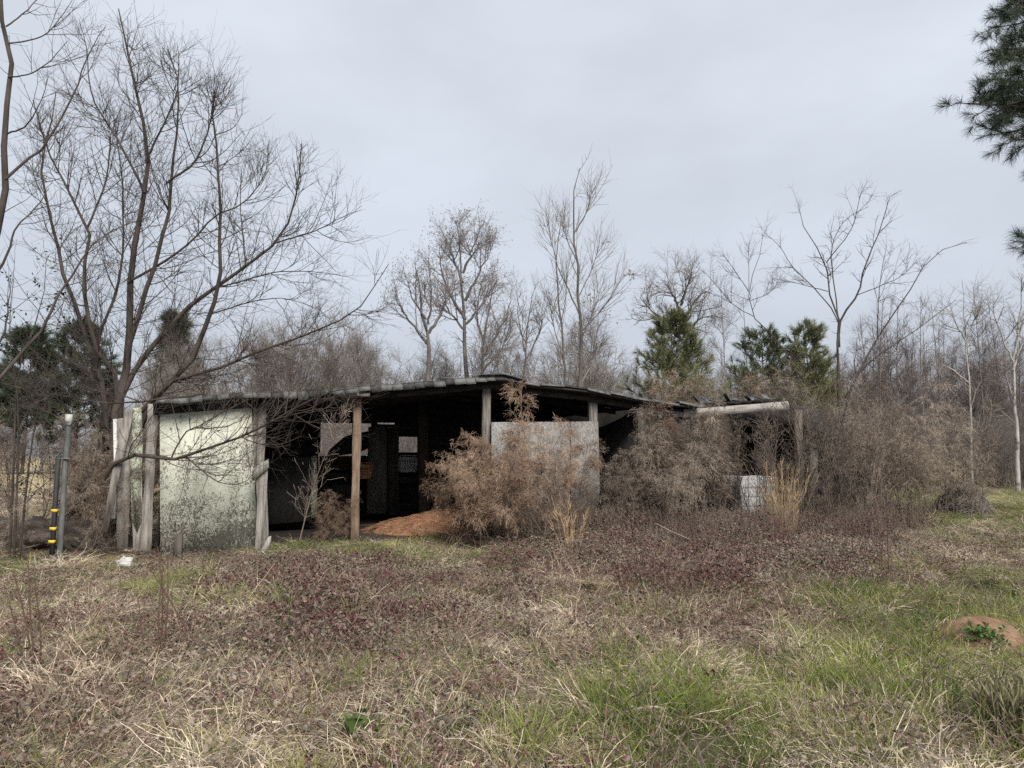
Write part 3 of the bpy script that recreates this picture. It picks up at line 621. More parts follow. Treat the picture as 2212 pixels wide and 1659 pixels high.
def scrap():
    p = gnd(268, 1240); t = thing('white_scrap', 'crumpled white plastic scrap lying among brown weeds', 'litter', (p[0], p[1], gz(p[0], p[1]) + .09))
    n, k = 9, 14; V = []; rg = np.random.RandomState(5)
    for i in range(n):
        for j in range(k):
            th = pi / 2 * i / (n - 1); a = 2 * pi * j / k; r = 1 + .16 * rg.randn(); V.append((.11 * math.cos(a) * math.cos(th) * r, .08 * math.sin(a) * math.cos(th) * r, .10 * math.sin(th) * r + .02))
    b = MB(); b.add(V, [(i * k + j, i * k + (j + 1) % k, (i + 1) * k + (j + 1) % k, (i + 1) * k + j) for i in range(n - 1) for j in range(k)]); b.build('bag', M('dirty_white', [(.22, .21, .19), (.42, .41, .39), (.55, .55, .53)], 9, rough=.7), t, False, world=False)
scrap()
def mound():
    p = gnd(2115, 1378); t = thing('dirt_mound', 'low bare mound of reddish dirt in the green grass', 'mound', (p[0], p[1], gz(p[0], p[1]) - .02))
    n, k = 18, 32; R, A = np.meshgrid(np.linspace(0, 1, n), np.arange(k) * 2 * pi / k, indexing='ij'); w = 1 + .12 * np.sin(2 * A + .5) + .08 * np.sin(5 * A)
    x, y = R * np.cos(A) * .44 * w, R * np.sin(A) * .44 * w; z = .24 * np.cos(R * pi / 2) ** .8 + .04 * (fbm(x * 9 + 5, y * 9 + 5, 1, 3) - .5) - .02
    b = MB(); b.add(np.stack([x, y, z], -1), [(i * k + j, i * k + (j + 1) % k, (i + 1) * k + (j + 1) % k, (i + 1) * k + j) for i in range(n - 1) for j in range(k)]); b.build('heap', dirt_m, t, True, world=False)
mound()

# ================================================================ trees
def tree(name, label, cat, stems, base, group=None, bark=bark_dark, twig=twig_dark, sides=7, levels=(), seed=1, extra=None):
    """stems: list of (polyline (K,3), r0, r1); levels: dicts for grow()"""
    rg = np.random.RandomState(seed); t = thing(name, label, cat, base, 0, group)
    b = MB(); K = 14; P = []; R = []
    for pl, r0, r1 in stems:
        q = spline(pl, K) if len(pl) != K else np.asarray(pl)
        q = q + np.concatenate([np.zeros((1, 3)), rg.randn(K - 1, 3) * r0 * .35]); rr = taper(r0, r1, K)
        b.tubes(q, rr, sides); P.append(q); R.append(rr)
    b.build('trunk', bark, t, True)
    P, R = stack(P, R); c = MB(); allp = [(P, R)]
    for lv in levels:
        lv = dict(lv); frm = lv.pop('frm', -1); S = lv.pop('S', 3)
        Pp, Rp = allp[frm]
        if callable(lv['per']): lv['per'] = lv['per'](np.linalg.norm(np.diff(Pp, axis=1), axis=2).sum(1))
        q = grow(Pp, Rp, rg=rg, **lv); allp.append(q); c.tubes(q[0], q[1], S)
    if extra: extra(c, allp, rg)
    if c.n: c.build('crown', [twig] + ([extra.mat] if extra and hasattr(extra, 'mat') else []), t, False)
    return t
K5 = .5208
def willow():
    D = lambda pts: [(x * K5, y * K5) for x, y in pts]
    st = []
    def S(pts, Y0, Y1, r0, r1): st.append((trace(D(pts), Y0, Y1, 14), r0 * .68, r1))
    root = (455, 2190)
    S([(455, 2250), (470, 1950), (490, 1700), (540, 1480), (535, 1250), (560, 1050), (600, 850), (605, 700), (600, 520), (560, 400), (545, 250), (500, 120), (485, 30)], 12.2, 12.0, .13, .010)
    S([(500, 1640), (520, 1500), (570, 1300), (640, 1120), (690, 880), (715, 720), (730, 530), (740, 380), (700, 200)], 12.2, 11.4, .075, .007)
    S([(470, 1900), (480, 1580), (380, 1400), (350, 1150), (365, 950), (260, 760), (180, 560), (150, 420)], 12.2, 11.6, .075, .007)
    S([(450, 1850), (400, 1500), (340, 1330), (250, 1100), (200, 900), (175, 750), (190, 600), (230, 380)], 12.2, 12.9, .075, .008)
    S([(500, 1900), (650, 1640), (800, 1490), (870, 1310), (905, 1190), (920, 1000), (910, 830), (905, 650), (880, 480), (905, 330)], 12.2, 11.2, .085, .008)
    S([(495, 1750), (520, 1590), (720, 1340), (900, 1190), (1020, 1100), (1150, 1000), (1220, 850), (1240, 700), (1255, 600)], 12.2, 11.9, .08, .007)
    S([(500, 1800), (700, 1590), (900, 1530), (1100, 1450), (1300, 1380), (1500, 1270), (1560, 1170), (1610, 1090)], 12.1, 11.6, .055, .005)
    S([(480, 1780), (400, 1450), (500, 1160), (510, 950), (500, 700), (470, 500)], 12.3, 13.0, .05, .006)
    S([(600, 800), (480, 560), (380, 400), (360, 200), (330, 90)], 12.05, 12.3, .035, .005)
    S([(605, 660), (705, 460), (740, 340), (735, 180)], 12, 11.6, .03, .004)
    S([(690, 760), (800, 680), (850, 580), (890, 450), (920, 300)], 11.6, 11.2, .03, .004)
    S([(530, 1170), (690, 1080), (820, 980), (880, 900), (1000, 850), (1100, 720), (1110, 600)], 12.1, 12.6, .035, .004)
    S([(1020, 1100), (1000, 900), (1000, 700)], 12, 12.2, .022, .004)
    S([(1130, 1010), (1300, 960), (1420, 900), (1500, 870)], 11.9, 11.6, .022, .003)
    S([(360, 950), (440, 750), (460, 560), (520, 400)], 12.1, 12.6, .03, .004)
    S([(910, 1190), (1150, 1130), (1330, 1130), (1450, 1150)], 12, 12.5, .022, .003)
    S([(880, 1300), (1050, 1250), (1200, 1240), (1330, 1290)], 11.9, 12.4, .02, .003)
    # low limbs over the wall and roof
    E = lambda pts, Y0, Y1, r0, r1: st.append((trace(pts, Y0, Y1, 14), r0, r1))
    E([(225, 1035), (240, 1000), (308, 982), (369, 994), (469, 965), (557, 927), (610, 897), (648, 874), (710, 848), (770, 838)], 11.25, 10.7, .034, .004)
    E([(369, 994), (400, 935), (440, 915), (500, 880), (540, 862)], 11.1, 10.9, .014, .003)
    E([(400, 985), (470, 1040), (530, 1040), (560, 1000)], 11.1, 10.7, .012, .003)
    E([(557, 927), (600, 905), (680, 885), (740, 880)], 10.95, 10.7, .013, .003)
    E([(440, 850), (278, 870), (200, 866), (117, 853), (0, 827)], 11.3, 10.6, .016, .008)
    E([(235, 1060), (190, 1010), (160, 960), (120, 900), (40, 860)], 12.3, 13.2, .03, .004)
    lv = [dict(per=lambda l: 5.4 * l, t0=.12, t1=.94, ang=(48, 12), L=lambda t, pl, r: (.55 + .95 * r) * (1.15 - .72 * t), K=8, r=.0085, up=.13, wander=.09, tip=.4),
          dict(per=7, t0=.15, t1=1, ang=(42, 14), L=lambda t, pl, r: (.2 + .42 * r), K=5, r=.0050, up=.12, wander=.10, tip=.5),
          dict(frm=2, per=1.8, t0=.2, t1=.95, ang=(40, 14), L=lambda t, pl, r: (.12 + .25 * r), K=3, r=.0042, up=.06, wander=.10, tip=.6),
          dict(frm=0, per=lambda l: 2.2 * l, t0=.05, t1=.45, ang=(62, 14), L=lambda t, pl, r: (.35 + .9 * r), K=6, r=.006, up=.03, wander=.14, tip=.5)]
    base = st[0][0][0].copy(); base[2] = 0
    t = tree('willow_tree', 'big bare many-stemmed tree arching over the shed\'s painted end', 'tree', st, base, levels=lv, seed=5)
willow()
def fallen():
    b = MB(); p = gnd(150, 1215)
    t = thing('fallen_trunk', 'thick furrowed fallen trunk lying along the ground behind the pipe post', 'log', (p[0], 12.6, 0))
    for pts, Y0, Y1, r0, r1, nm in (([(-120, 1150), (0, 1158), (90, 1160), (180, 1168), (245, 1195), (300, 1215)], 12.5, 12.0, .31, .33, 'log'),
                                  ([(150, 1130), (158, 1095), (185, 1060), (225, 1030), (262, 1010), (290, 1000)], 12.7, 12.3, .17, .12, 'limb'),
                                  ([(228, 1210), (222, 1120), (218, 1040), (225, 960), (232, 900), (250, 830)], 12.5, 12.4, .13, .09, 'limb')):
        KK, SS = 90, 44; P = trace(pts, Y0, Y1, KK); ii = np.arange(KK) / KK * np.linalg.norm(P[-1] - P[0]); R = np.linspace(r0, r1, KK) * (1 + .12 * (fbm(ii * 2 + 3, ii * 0 + 5, 4, 3) - .5)); m = MB(); m.tubes(P, R, SS)
        v = m.V[0]; li, ai = np.meshgrid(ii, np.arange(SS), indexing='ij'); aa = np.minimum(ai, SS - ai)
        rid = 1 - np.abs(2 * fbm(li * 2.6 + 11, aa * .55 + 7 + .5 * np.sin(li * 9), 9, 3) - 1) * 2.2; ctr = np.repeat(P, SS, axis=0); m.V[0] = v + (v - ctr) * (rid.reshape(-1, 1) - .6) * .30
        m.F.append((np.arange(SS)[None], 0)); m.F.append(((np.arange(SS)[::-1] + (KK - 1) * SS)[None], 0))
        m.build(nm, bark_log, t, False)
fallen()
def left_tree():
    D = lambda pts: [(x * K5, y * K5) for x, y in pts]; st = []
    S = lambda pts, Y0, Y1, r0, r1: st.append((trace(D(pts), Y0, Y1, 14), r0 * .62, r1))
    S([(-210, 2350), (-160, 1900), (-60, 1200), (5, 860), (20, 720), (30, 560), (35, 300), (20, 100), (10, -100)], 8.6, 8.6, .11, .02)
    S([(-150, 1750), (0, 1570), (150, 1400), (270, 1180), (380, 1020), (500, 940), (620, 900)], 8.6, 9.6, .045, .004)
    S([(20, 745), (110, 660), (190, 600), (290, 420), (340, 290), (390, 180), (440, 110)], 8.6, 9.2, .03, .004)
    S([(30, 555), (110, 520), (170, 420), (200, 320)], 8.6, 8.2, .018, .003)
    S([(35, 320), (120, 310), (210, 250), (280, 170)], 8.6, 8.2, .016, .003)
    S([(28, 180), (110, 170), (190, 140), (260, 60), (300, 0)], 8.6, 8.9, .016, .003)
    S([(25, 110), (90, 60), (150, 0), (190, -60)], 8.6, 8.9, .016, .003)
    S([(-60, 1200), (20, 1080), (60, 960), (150, 860), (200, 780)], 8.6, 9.4, .03, .004)
    S([(-80, 1300), (0, 1420), (30, 1300), (45, 1150)], 8.6, 8.9, .03, .004)
    lv = [dict(per=6, t0=.3, t1=1, ang=(40, 12), L=lambda t, pl, r: (.35 + .6 * r) * (1.2 - .5 * t), K=6, r=.006, up=.1, wander=.1),
          dict(per=3, t0=.2, t1=1, ang=(42, 14), L=lambda t, pl, r: .15 + .3 * r, K=4, r=.0032, up=.08, wander=.1, tip=.5)]
    b = st[0][0][0].copy(); b[2] = 0
    tree('bare_tree', 'bare tree at the photo\'s edge sending thin limbs over the pipe post', 'tree', st, b, levels=lv, seed=3)
left_tree()

def gen_tree(name, label, Y, trunk, r0, lims, levels, bark=bark_grey, twig=twig_grey, seed=1, group=None, extra=None, spread=.0, ybase=None):
    rg = np.random.RandomState(seed); st = []
    base = at(trunk[0][0], trunk[0][1], Y); base[2] = 0
    tr = [base] + [at(x, y, Y) for x, y in trunk]
    if tr[1][2] < .3: tr = [base] + tr[2:]
    st.append((spline(tr, 14), r0, .012))
    for pts, r in lims: st.append((trace(pts, Y, Y + rg.randn() * spread, 14), r, .008))
    return tree(name, label, 'tree', st, base, group, bark, twig, 6, levels, seed, extra)
def balls(c, allp, rg, n=3):
    P, R = allp[-1]; tip = P[:, -1]; m = len(tip); s = .018 + .012 * rg.rand(m)
    for ax in ((1, 0, 0), (0, 1, 0)):
        a = np.array(ax) * s[:, None]; z = np.array([0, 0, 1]) * s[:, None]; q = tip - z * 1.2
        v = np.stack([q - a, q - z, q + a, q + z], 1); i = np.arange(m)[:, None] * 4 + np.arange(4); c.add(v, i)
def leaf_cluster(b, pos, s, rg, m=0):
    n = len(pos); a = rg.randn(n, 3); d = nrm(a); q = nrm(np.cross(d, rg.randn(n, 3))); L = (s * (.7 + .6 * rg.rand(n)))[:, None]; W = L * .28
    v = np.stack([pos, pos + d * L * .45 + q * W, pos + d * L, pos + d * L * .45 - q * W], 1); b.add(v, np.arange(n)[:, None] * 4 + np.arange(4), m=m)
def dead_leaves(c, allp, rg):
    for x, y, n in ((1363, 596, 16), (1300, 518, 3), (1333, 690, 4), (1278, 638, 4), (1205, 668, 6), (1192, 640, 4), (1320, 678, 3), (1260, 650, 3)):
        leaf_cluster(c, at(x, y, 24) + rg.randn(n, 3) * .07, .12, rg)
lvA = lambda a=13, b=7, c=4, L=1.9: [dict(per=a, t0=.22, t1=1, ang=(38, 9), L=lambda t, pl, r: (L * .55 + L * .6 * r) * (1.2 - .75 * t), K=7, r=.026, up=.10, wander=.07, tip=.35),
       dict(per=b, t0=.2, t1=1, ang=(42, 12), L=lambda t, pl, r: (.45 + .6 * r), K=5, r=.013, up=.09, wander=.12, tip=.5),
       dict(per=c, t0=.2, t1=1, ang=(45, 15), L=lambda t, pl, r: (.2 + .35 * r), K=3, r=.0085, up=.08, wander=.15, tip=.6)]
gen_tree('sweetgum_tree', 'tallest of the grey bare trees behind the roof, dotted with seed balls', 32, [(1012, 1080), (1012, 900), (1008, 800), (1004, 700), (1000, 620), (995, 550), (988, 500), (984, 478)], .19,
         [([(1005, 690), (975, 640), (955, 590), (948, 530)], .09), ([(1004, 650), (1030, 600), (1050, 560), (1058, 530)], .08), ([(1000, 610), (980, 560), (962, 510)], .07), ([(1000, 590), (1020, 540), (1030, 500)], .07), ([(1006, 720), (970, 670), (945, 625)], .07), ([(1006, 700), (1040, 660), (1062, 600)], .07)], lvA(9, 7, 4, 1.6), seed=2, extra=balls)
gen_tree('sweetgum_tree', 'shorter bare tree with wide forking limbs, just left of the tallest', 30, [(932, 1080), (930, 900), (927, 815), (925, 730), (915, 660), (905, 610), (898, 570)], .2,
         [([(926, 745), (890, 700), (865, 665), (850, 620)], .08), ([(926, 720), (950, 680), (962, 640), (958, 590)], .08), ([(920, 690), (895, 650), (878, 600)], .06), ([(925, 700), (932, 640), (928, 580)], .06)], lvA(7, 5, 3, 1.3), seed=7, extra=balls)
gen_tree('sweetgum_tree', 'bushy bare tree just right of the tallest behind the roof', 34, [(1046, 1080), (1044, 900), (1042, 815), (1045, 720), (1060, 650), (1075, 600)], .18,
         [([(1044, 770), (1075, 720), (1095, 680), (1105, 625)], .08), ([(1045, 740), (1030, 680), (1040, 610)], .07), ([(1044, 800), (1090, 740), (1110, 660)], .06)], lvA(8, 6, 3, 1.5), seed=9)
gen_tree('slender_tree', 'thin feathery bare sapling between the bushy tree and the tall pole-like tree', 36, [(1130, 1080), (1128, 900), (1135, 780), (1142, 700), (1150, 640), (1160, 612)], .1,
         [([(1135, 780), (1165, 720), (1175, 640)], .05), ([(1135, 760), (1120, 690), (1118, 640)], .05)], lvA(9, 7, 3, 1.4), seed=12)
lvP = [dict(per=15, t0=.3, t1=1, ang=(30, 8), L=lambda t, pl, r: (1.1 + 1.0 * r) * (1.25 - .85 * t), K=7, r=.016, up=.11, wander=.05, tip=.35),
       dict(per=4, t0=.25, t1=1, ang=(38, 10), L=lambda t, pl, r: (.3 + .45 * r), K=4, r=.008, up=.08, wander=.10, tip=.5)]
gen_tree('pole_tree', 'tall slim bare tree rising highest above the roof peak with upswept branches', 24, [(1256, 1080), (1255, 960), (1252, 845), (1255, 760), (1252, 680), (1245, 600), (1243, 530), (1241, 460), (1246, 400), (1248, 362)], .105,
         [([(1252, 680), (1225, 620), (1200, 560), (1185, 490), (1178, 450)], .028), ([(1250, 640), (1275, 590), (1290, 545), (1296, 520)], .022), ([(1253, 720), (1290, 680), (1320, 640), (1345, 600), (1362, 590)], .025), ([(1244, 560), (1222, 510), (1210, 460)], .02), ([(1253, 740), (1285, 660), (1292, 610)], .022), ([(1244, 500), (1270, 450), (1280, 400)], .025)], lvP, twig=twig_grey, bark=bark_grey, seed=4, extra=dead_leaves)
gen_tree('pole_tree', 'thin upright bare sapling hugging the tall slim tree', 23.5, [(1225, 1080), (1224, 900), (1220, 800), (1212, 700), (1203, 610), (1205, 540), (1212, 480)], .07,
         [([(1218, 780), (1195, 700), (1188, 640)], .02), ([(1212, 700), (1222, 640), (1226, 560)], .02)], lvP, seed=14)
gen_tree('oak_tree', 'bare tree with a broad rounded crown behind the young pine', 40, [(1488, 1080), (1486, 900), (1480, 760), (1475, 700), (1470, 660)], .25,
         [([(1478, 740), (1440, 700), (1405, 670), (1380, 640)], .12), ([(1476, 700), (1500, 650), (1530, 630), (1545, 640)], .11), ([(1470, 670), (1450, 630), (1430, 605)], .09), ([(1470, 660), (1485, 620), (1500, 598)], .09), ([(1480, 730), (1510, 690), (1545, 680)], .09)],
         [dict(per=11, t0=.2, t1=1, ang=(45, 12), L=lambda t, pl, r: 1.0 + 1.2 * r, K=7, r=.035, up=.06, wander=.2, tip=.35), dict(per=7, t0=.2, t1=1, ang=(45, 14), L=lambda t, pl, r: .5 + .6 * r, K=5, r=.016, up=.06, wander=.18, tip=.5), dict(per=4, t0=.2, t1=1, ang=(45, 15), L=lambda t, pl, r: .25 + .3 * r, K=3, r=.010, up=.05, wander=.15, tip=.6)], twig=twig_grey, bark=bark_dark, seed=21)
def dark_tree():
    C = lambda pts: [(1348 + x * .3906, 360 + y * .3906) for x, y in pts]; st = []
    S = lambda pts, Y0, Y1, r0, r1=.005: st.append((trace(C(pts), Y0, Y1, 14), r0 * .6, r1))
    S([(1160, 1950), (1190, 1500), (1185, 1200), (1180, 980), (1190, 860), (1130, 680), (1115, 530), (1000, 350), (960, 200)], 19, 18.6, .09)
    S([(1190, 1000), (1200, 850), (1290, 700), (1360, 470), (1420, 330), (1470, 170), (1540, 130)], 19, 18.4, .055)
    S([(1170, 1900), (1220, 1350), (1300, 1140), (1430, 900), (1600, 660), (1660, 540), (1780, 450), (1900, 420)], 19, 18, .07)
    S([(1210, 1300), (1350, 1090), (1620, 900), (1830, 740)], 19, 18.2, .035)
    S([(1190, 870), (1150, 790), (1060, 680), (940, 560), (850, 430), (780, 370)], 19, 19.6, .03)
    S([(1120, 530), (1260, 340), (1300, 180), (1340, 90)], 18.8, 18.8, .025)
    S([(1190, 860), (1160, 640), (1150, 450), (1220, 300), (1350, 220)], 18.9, 19.4, .03)
    S([(1290, 710), (1440, 650), (1540, 600), (1640, 500)], 18.8, 18, .02)
    S([(1400, 950), (1410, 700), (1430, 560), (1450, 440)], 18.7, 18.3, .025)
    S([(1130, 690), (980, 650), (830, 620)], 19, 19.4, .02)
    lv = [dict(per=11, t0=.3, t1=1, ang=(42, 14), L=lambda t, pl, r: (.4 + .9 * r) * (1.2 - .6 * t), K=6, r=.011, up=.04, wander=.12), dict(per=5, t0=.15, t1=1, ang=(50, 14), L=lambda t, pl, r: .12 + .3 * r, K=4, r=.006, up=.04, wander=.12, tip=.5)]
    b = st[0][0][0].copy(); b[2] = 0
    tree('dark_bare_tree', 'dark crooked bare tree spreading above the collapsed end of the shed', 'tree', st, b, levels=lv, seed=31)
    st = []
    S([(1000, 1900), (990, 1400), (960, 1150), (860, 980), (720, 830), (690, 670), (740, 540), (770, 370)], 21, 21, .055)
    S([(690, 690), (610, 570), (550, 490)], 21, 21.3, .02)
    S([(720, 830), (600, 760), (480, 620), (390, 545)], 21, 21.3, .02)
    S([(690, 680), (690, 560), (686, 470)], 21, 20.8, .015)
    S([(700, 740), (800, 700), (870, 610)], 21, 20.6, .015)
    b = st[0][0][0].copy(); b[2] = 0
    tree('dark_bare_tree', 'spindly bare tree between the young pines behind the pale fascia', 'tree', st, b, levels=lv, seed=33)
dark_tree()
gen_tree('sycamore_tree', 'white-barked bare tree at the far edge of the right-hand woods', 30, [(2200, 1080), (2198, 930), (2190, 860), (2188, 809), (2194, 740), (2205, 660), (2206, 590)], .10,
         [([(2189, 800), (2205, 750), (2225, 700)], .055), ([(2188, 780), (2170, 740), (2150, 690), (2145, 640)], .045), ([(2195, 740), (2212, 690), (2230, 640)], .06)], lvA(8, 5, 3, 1.5), bark=bark_white, twig=twig_grey, seed=41)
gen_tree('pale_sapling', 'pale slim bare sapling in front of the reddish woods', 30, [(2100, 1080), (2098, 900), (2094, 815), (2086, 735), (2083, 660), (2081, 605)], .06,
         [([(2095, 830), (2060, 800), (2030, 785)], .04), ([(2086, 735), (2065, 700), (2055, 670)], .035), ([(2086, 720), (2105, 690), (2112, 650)], .035)], lvA(8, 4, 2, 1.2), bark=bark_white, twig=twig_grey, seed=43)

# ---------------- pines
def needles(b, pos, dirs, L, n, rg, w=.004, m=1, spread=.75):
    """needle tufts: n needles leaving pos around dirs"""
    N = len(pos); p = np.repeat(pos, n, 0) ; d = np.repeat(dirs, n, 0); q = rg.randn(N * n, 3)
    p = p - d * (rg.rand(N * n) * L * .7)[:, None]
    dd = nrm(d * (1.1 - spread * .4) + nrm(q) * spread); ln = (L * (.7 + .5 * rg.rand(N * n)))[:, None]
    e1 = p + dd * ln * .6; e2 = p + nrm(dd + np.array([0, 0, -.18])) * ln
    P = np.stack([p, e1, e2], 1); side = nrm(np.cross(dd, rg.randn(N * n, 3)))
    b.blades(P, np.tile(np.array([w, w * .9, w * .3]), (N * n, 1)), side, m=m)
def right_pine():
    rg = np.random.RandomState(6); Y = 10.0; X = at(2470, 300, Y)[0]
    t = thing('pine_tree', 'tall pine leaning its needled boughs in from the upper right corner', 'tree', (X, Y, 0))
    b = MB(); b.tubes(spline([(X + .1, Y, -.2), (X, Y, 4), (X - .05, Y + .1, 9), (X, Y, 13)], 14), taper(.2, .06, 14), 10); b.build('trunk', bark_log, t, True)
    tips = [((2065, 222), 9.2, [(2300, 190), (2180, 225)]), ((2135, 108), 9.6, [(2330, 90), (2210, 105)]), ((2110, 268), 10.0, [(2320, 215), (2190, 285)]), ((2150, 60), 10.4, [(2340, 20), (2230, 45)]),
            ((2190, 300), 9.0, [(2330, 270), (2240, 300)]), ((2225, 379), 9.6, [(2350, 350), (2280, 375)]), ((2222, 521), 9.5, [(2350, 480), (2280, 510)]), ((2200, 20), 10.2, [(2340, 0), (2260, 10)]), ((2190, 190), 9.8, [(2350, 180), (2260, 190)]), ((2200, 90), 10.0, [(2350, 80), (2260, 90)]), ((2180, 250), 10.2, [(2350, 250), (2260, 255)]), ((2160, 175), 9.4, [(2350, 170), (2250, 175)]), ((2190, 8), 9.8, [(2340, -40), (2250, -10)]), ((2140, 160), 10.6, [(2340, 130), (2230, 150)]), ((2120, 215), 10.8, [(2340, 175), (2220, 215)]), ((2160, 225), 9.4, [(2340, 240), (2240, 235)]), ((2180, 130), 9.2, [(2350, 120), (2250, 130)])]
    for (tx, ty), ty_, mids in tips:
        pts = [at(2470, mids[0][1] + 10, Y)] + [at(x, y, Y + (ty_ - Y) * (i + 1) / 3) for i, (x, y) in enumerate(mids)] + [at(tx, ty, ty_)]
        P = spline(pts, 14)[None]; R = taper(.035, .006, 14)[None]
        b = MB(); b.tubes(P, R, 5)
        P1, R1 = grow(P, R, 20, .3, 1, (48, 12), lambda t, pl, r: (.22 + .38 * r) * (1.2 - .7 * t), 5, .010, up=.06, wander=.12, rg=rg, azim=(1, 1, .55)); b.tubes(P1, R1, 4)
        P2, R2 = grow(P1, R1, 2, .35, .95, (45, 12), lambda t, pl, r: .1 + .16 * r, 4, .006, up=.08, wander=.1, rg=rg); b.tubes(P2, R2, 3)
        tp = np.concatenate([P1[:, -1], P2[:, -1], P[:, -1]]); td = nrm(np.concatenate([P1[:, -1] - P1[:, -2], P2[:, -1] - P2[:, -2], P[:, -1] - P[:, -2]]))
        needles(b, tp, td, .15, 46, rg, .002)
        b.build('bough', [bark_dark, needle_dk], t)
right_pine()
def pine_mesh(seed, h, w, m, n=120, nl=.24, nn=26, nw=.0055):
    rg = np.random.RandomState(seed); b = MB(); P = spline([(0, 0, 0), (.05, 0, h * .5), (0, .05, h)], 14)[None]; R = taper(.035 * h / 3, .012, 14)[None]
    P1, R1 = grow(P, R, n, .12, 1, (62, 8), lambda t, pl, r: w * (.6 + .5 * r) * (1.08 - t) ** .75 + .12, 6, .018, up=.20, wander=.06, rg=rg); b.tubes(P1, R1, 3)
    P2, R2 = grow(P1, R1, 4.5, .3, 1, (45, 10), lambda t, pl, r: .25 + .3 * r, 4, .01, up=.2, wander=.08, rg=rg); b.tubes(P2, R2, 3)
    tp = np.concatenate([P1[:, -1], P2[:, -1], P2[:, 2], P[:, -1]]); td = nrm(np.concatenate([P1[:, -1] - P1[:, -2], P2[:, -1] - P2[:, -2], P2[:, 2] - P2[:, 1], P[:, -1] - P[:, -2]]))
    needles(b, tp, td, nl, nn, rg, nw, spread=.55)
    tr = MB(); tr.tubes(P, R, 7)
    return tr.mesh('trunk', bark_dark, True), b.mesh('crown', [bark_dark, m])
for seed, x, yt, Y, w, lab in ((1, 1456, 700, 26, 2.9, 'young dark green pine standing right behind the sagging roof'), (2, 1655, 738, 30, 3.4, 'broad young pine half hidden behind the crooked bare trees'), (3, 1752, 722, 28, 2.2, 'narrow young pine beside the dark crooked tree')):
    h = at(x, yt, Y)[2]; tm, cm = pine_mesh(seed, h, w, needle_m); p = at(x, 986, Y); t = thing('young_pine', lab, 'pine', (p[0], p[1], 0)); put('trunk', tm, t); put('crown', cm, t)
for seed, x, yt, Y, w, lab in ((7, 50, 735, 62, 4.2, 'dark evergreen beyond the field at the far left edge'), (9, 160, 718, 66, 5.0, 'broad dark evergreen beyond the field behind the bare stems'), (8, 372, 700, 60, 2.6, 'dark evergreen rising behind the painted end of the shed')):
    h = at(x, yt, Y)[2]; p = at(x, 986, Y)
    tm, cm = pine_mesh(seed, h * .5, w * .62, needle_dk, 85, .34, 40, .008); t = thing('evergreen_tree', lab, 'tree', (p[0], p[1], 0)); t.scale = (2.1, 2.1, 2.0); put('trunk', tm, t); put('crown', cm, t)

# ---------------- far woods, brush: masses that read as one
def wild_mesh(seed, h, n0, spread, per, twig, r=.03, up=.1, lens=(.5, .25)):
    rg = np.random.RandomState(seed); st = []; rr = []
    for k in range(n0):
        a = rg.rand() * 2 * pi; l = h * (.65 + .4 * rg.rand()); s = spread * (.3 + rg.rand())
        st.append(spline([(.1 * math.cos(a), .1 * math.sin(a), -.1), (s * .35 * math.cos(a), s * .35 * math.sin(a), l * .5), (s * math.cos(a + .3 * rg.randn()), s * math.sin(a), l)], 10) + np.concatenate([np.zeros((1, 3)), rg.randn(9, 3) * .03])); rr.append(taper(r, r * .3, 10))
    P, R = stack(st, rr); b = MB(); b.tubes(P, R, 4)
    P1, R1 = grow(P, R, per[0], .15, 1, (42, 12), lambda t, pl, q: h * lens[0] * (.4 + .6 * q) * (1.1 - .6 * t), 6, r * .45, up=up, wander=.12, rg=rg); b.tubes(P1, R1, 3)
    P2, R2 = grow(P1, R1, per[1], .15, 1, (42, 14), lambda t, pl, q: h * lens[1] * (.4 + .6 * q), 4, r * .25, up=up, wander=.15, rg=rg, tip=.5); b.tubes(P2, R2, 3)
    P3, R3 = grow(P2, R2, per[2], .15, 1, (45, 14), lambda t, pl, q: h * lens[1] * .5 * (.4 + .6 * q), 3, r * .17, up=up * .5, wander=.15, rg=rg, tip=.6); b.tubes(P3, R3, 3)
    return b.mesh('wild', twig)
def sapling_mesh(seed, h, twig, r=.04):
    rg = np.random.RandomState(seed); P = spline([(0, 0, -.2), (.1 * rg.randn(), .1 * rg.randn(), h * .5), (.15 * rg.randn(), .15 * rg.randn(), h)], 14)[None]; R = taper(r, .008, 14)[None]; b = MB(); b.tubes(P, R, 5)
    P1, R1 = grow(P, R, 34, .15, .98, (40, 8), lambda t, pl, q: h * .2 * (.5 + .5 * q) * (1.2 - .8 * t), 5, r * .35, up=.12, wander=.06, rg=rg); b.tubes(P1, R1, 3)
    P2, R2 = grow(P1, R1, 6, .2, 1, (38, 10), lambda t, pl, q: h * .06 * (.5 + q), 4, r * .22, up=.1, wander=.1, rg=rg); b.tubes(P2, R2, 3)
    P3, R3 = grow(P2, R2, 2, .2, 1, (38, 10), lambda t, pl, q: h * .04 * (.5 + q), 3, r * .18, up=.1, wander=.1, rg=rg); b.tubes(P3, R3, 3)
    return b.mesh('sapling', twig)
def fan(n, Y0, Y1, x0, x1, rg, p=1.0):
    Y = Y0 + (Y1 - Y0) * rg.rand(n) ** p; x = x0 + (x1 - x0) * rg.rand(n); X = (x - CX) / F * Y * 1.0
    return np.stack([X, Y, gz(X, Y) - .02], 1)
rg = np.random.RandomState(77)
woods = [wild_mesh(s, 7.5, 3, 1.4, (18, 9, 4), twig_grey, .042, .09, (.3, .12)) for s in (1, 2, 3, 4)]
saps = [sapling_mesh(s, 7.5, twig_red, .032) for s in (5, 6, 7)]
brush = [wild_mesh(s, 2.6, 6, 1.0, (10, 6, 3), twig_grey, .014, .06, (.36, .2)) for s in (8, 9, 10)]
brushr = [wild_mesh(s, 2.6, 6, 1.0, (10, 6, 3), twig_red, .014, .06, (.36, .2)) for s in (18, 19)]
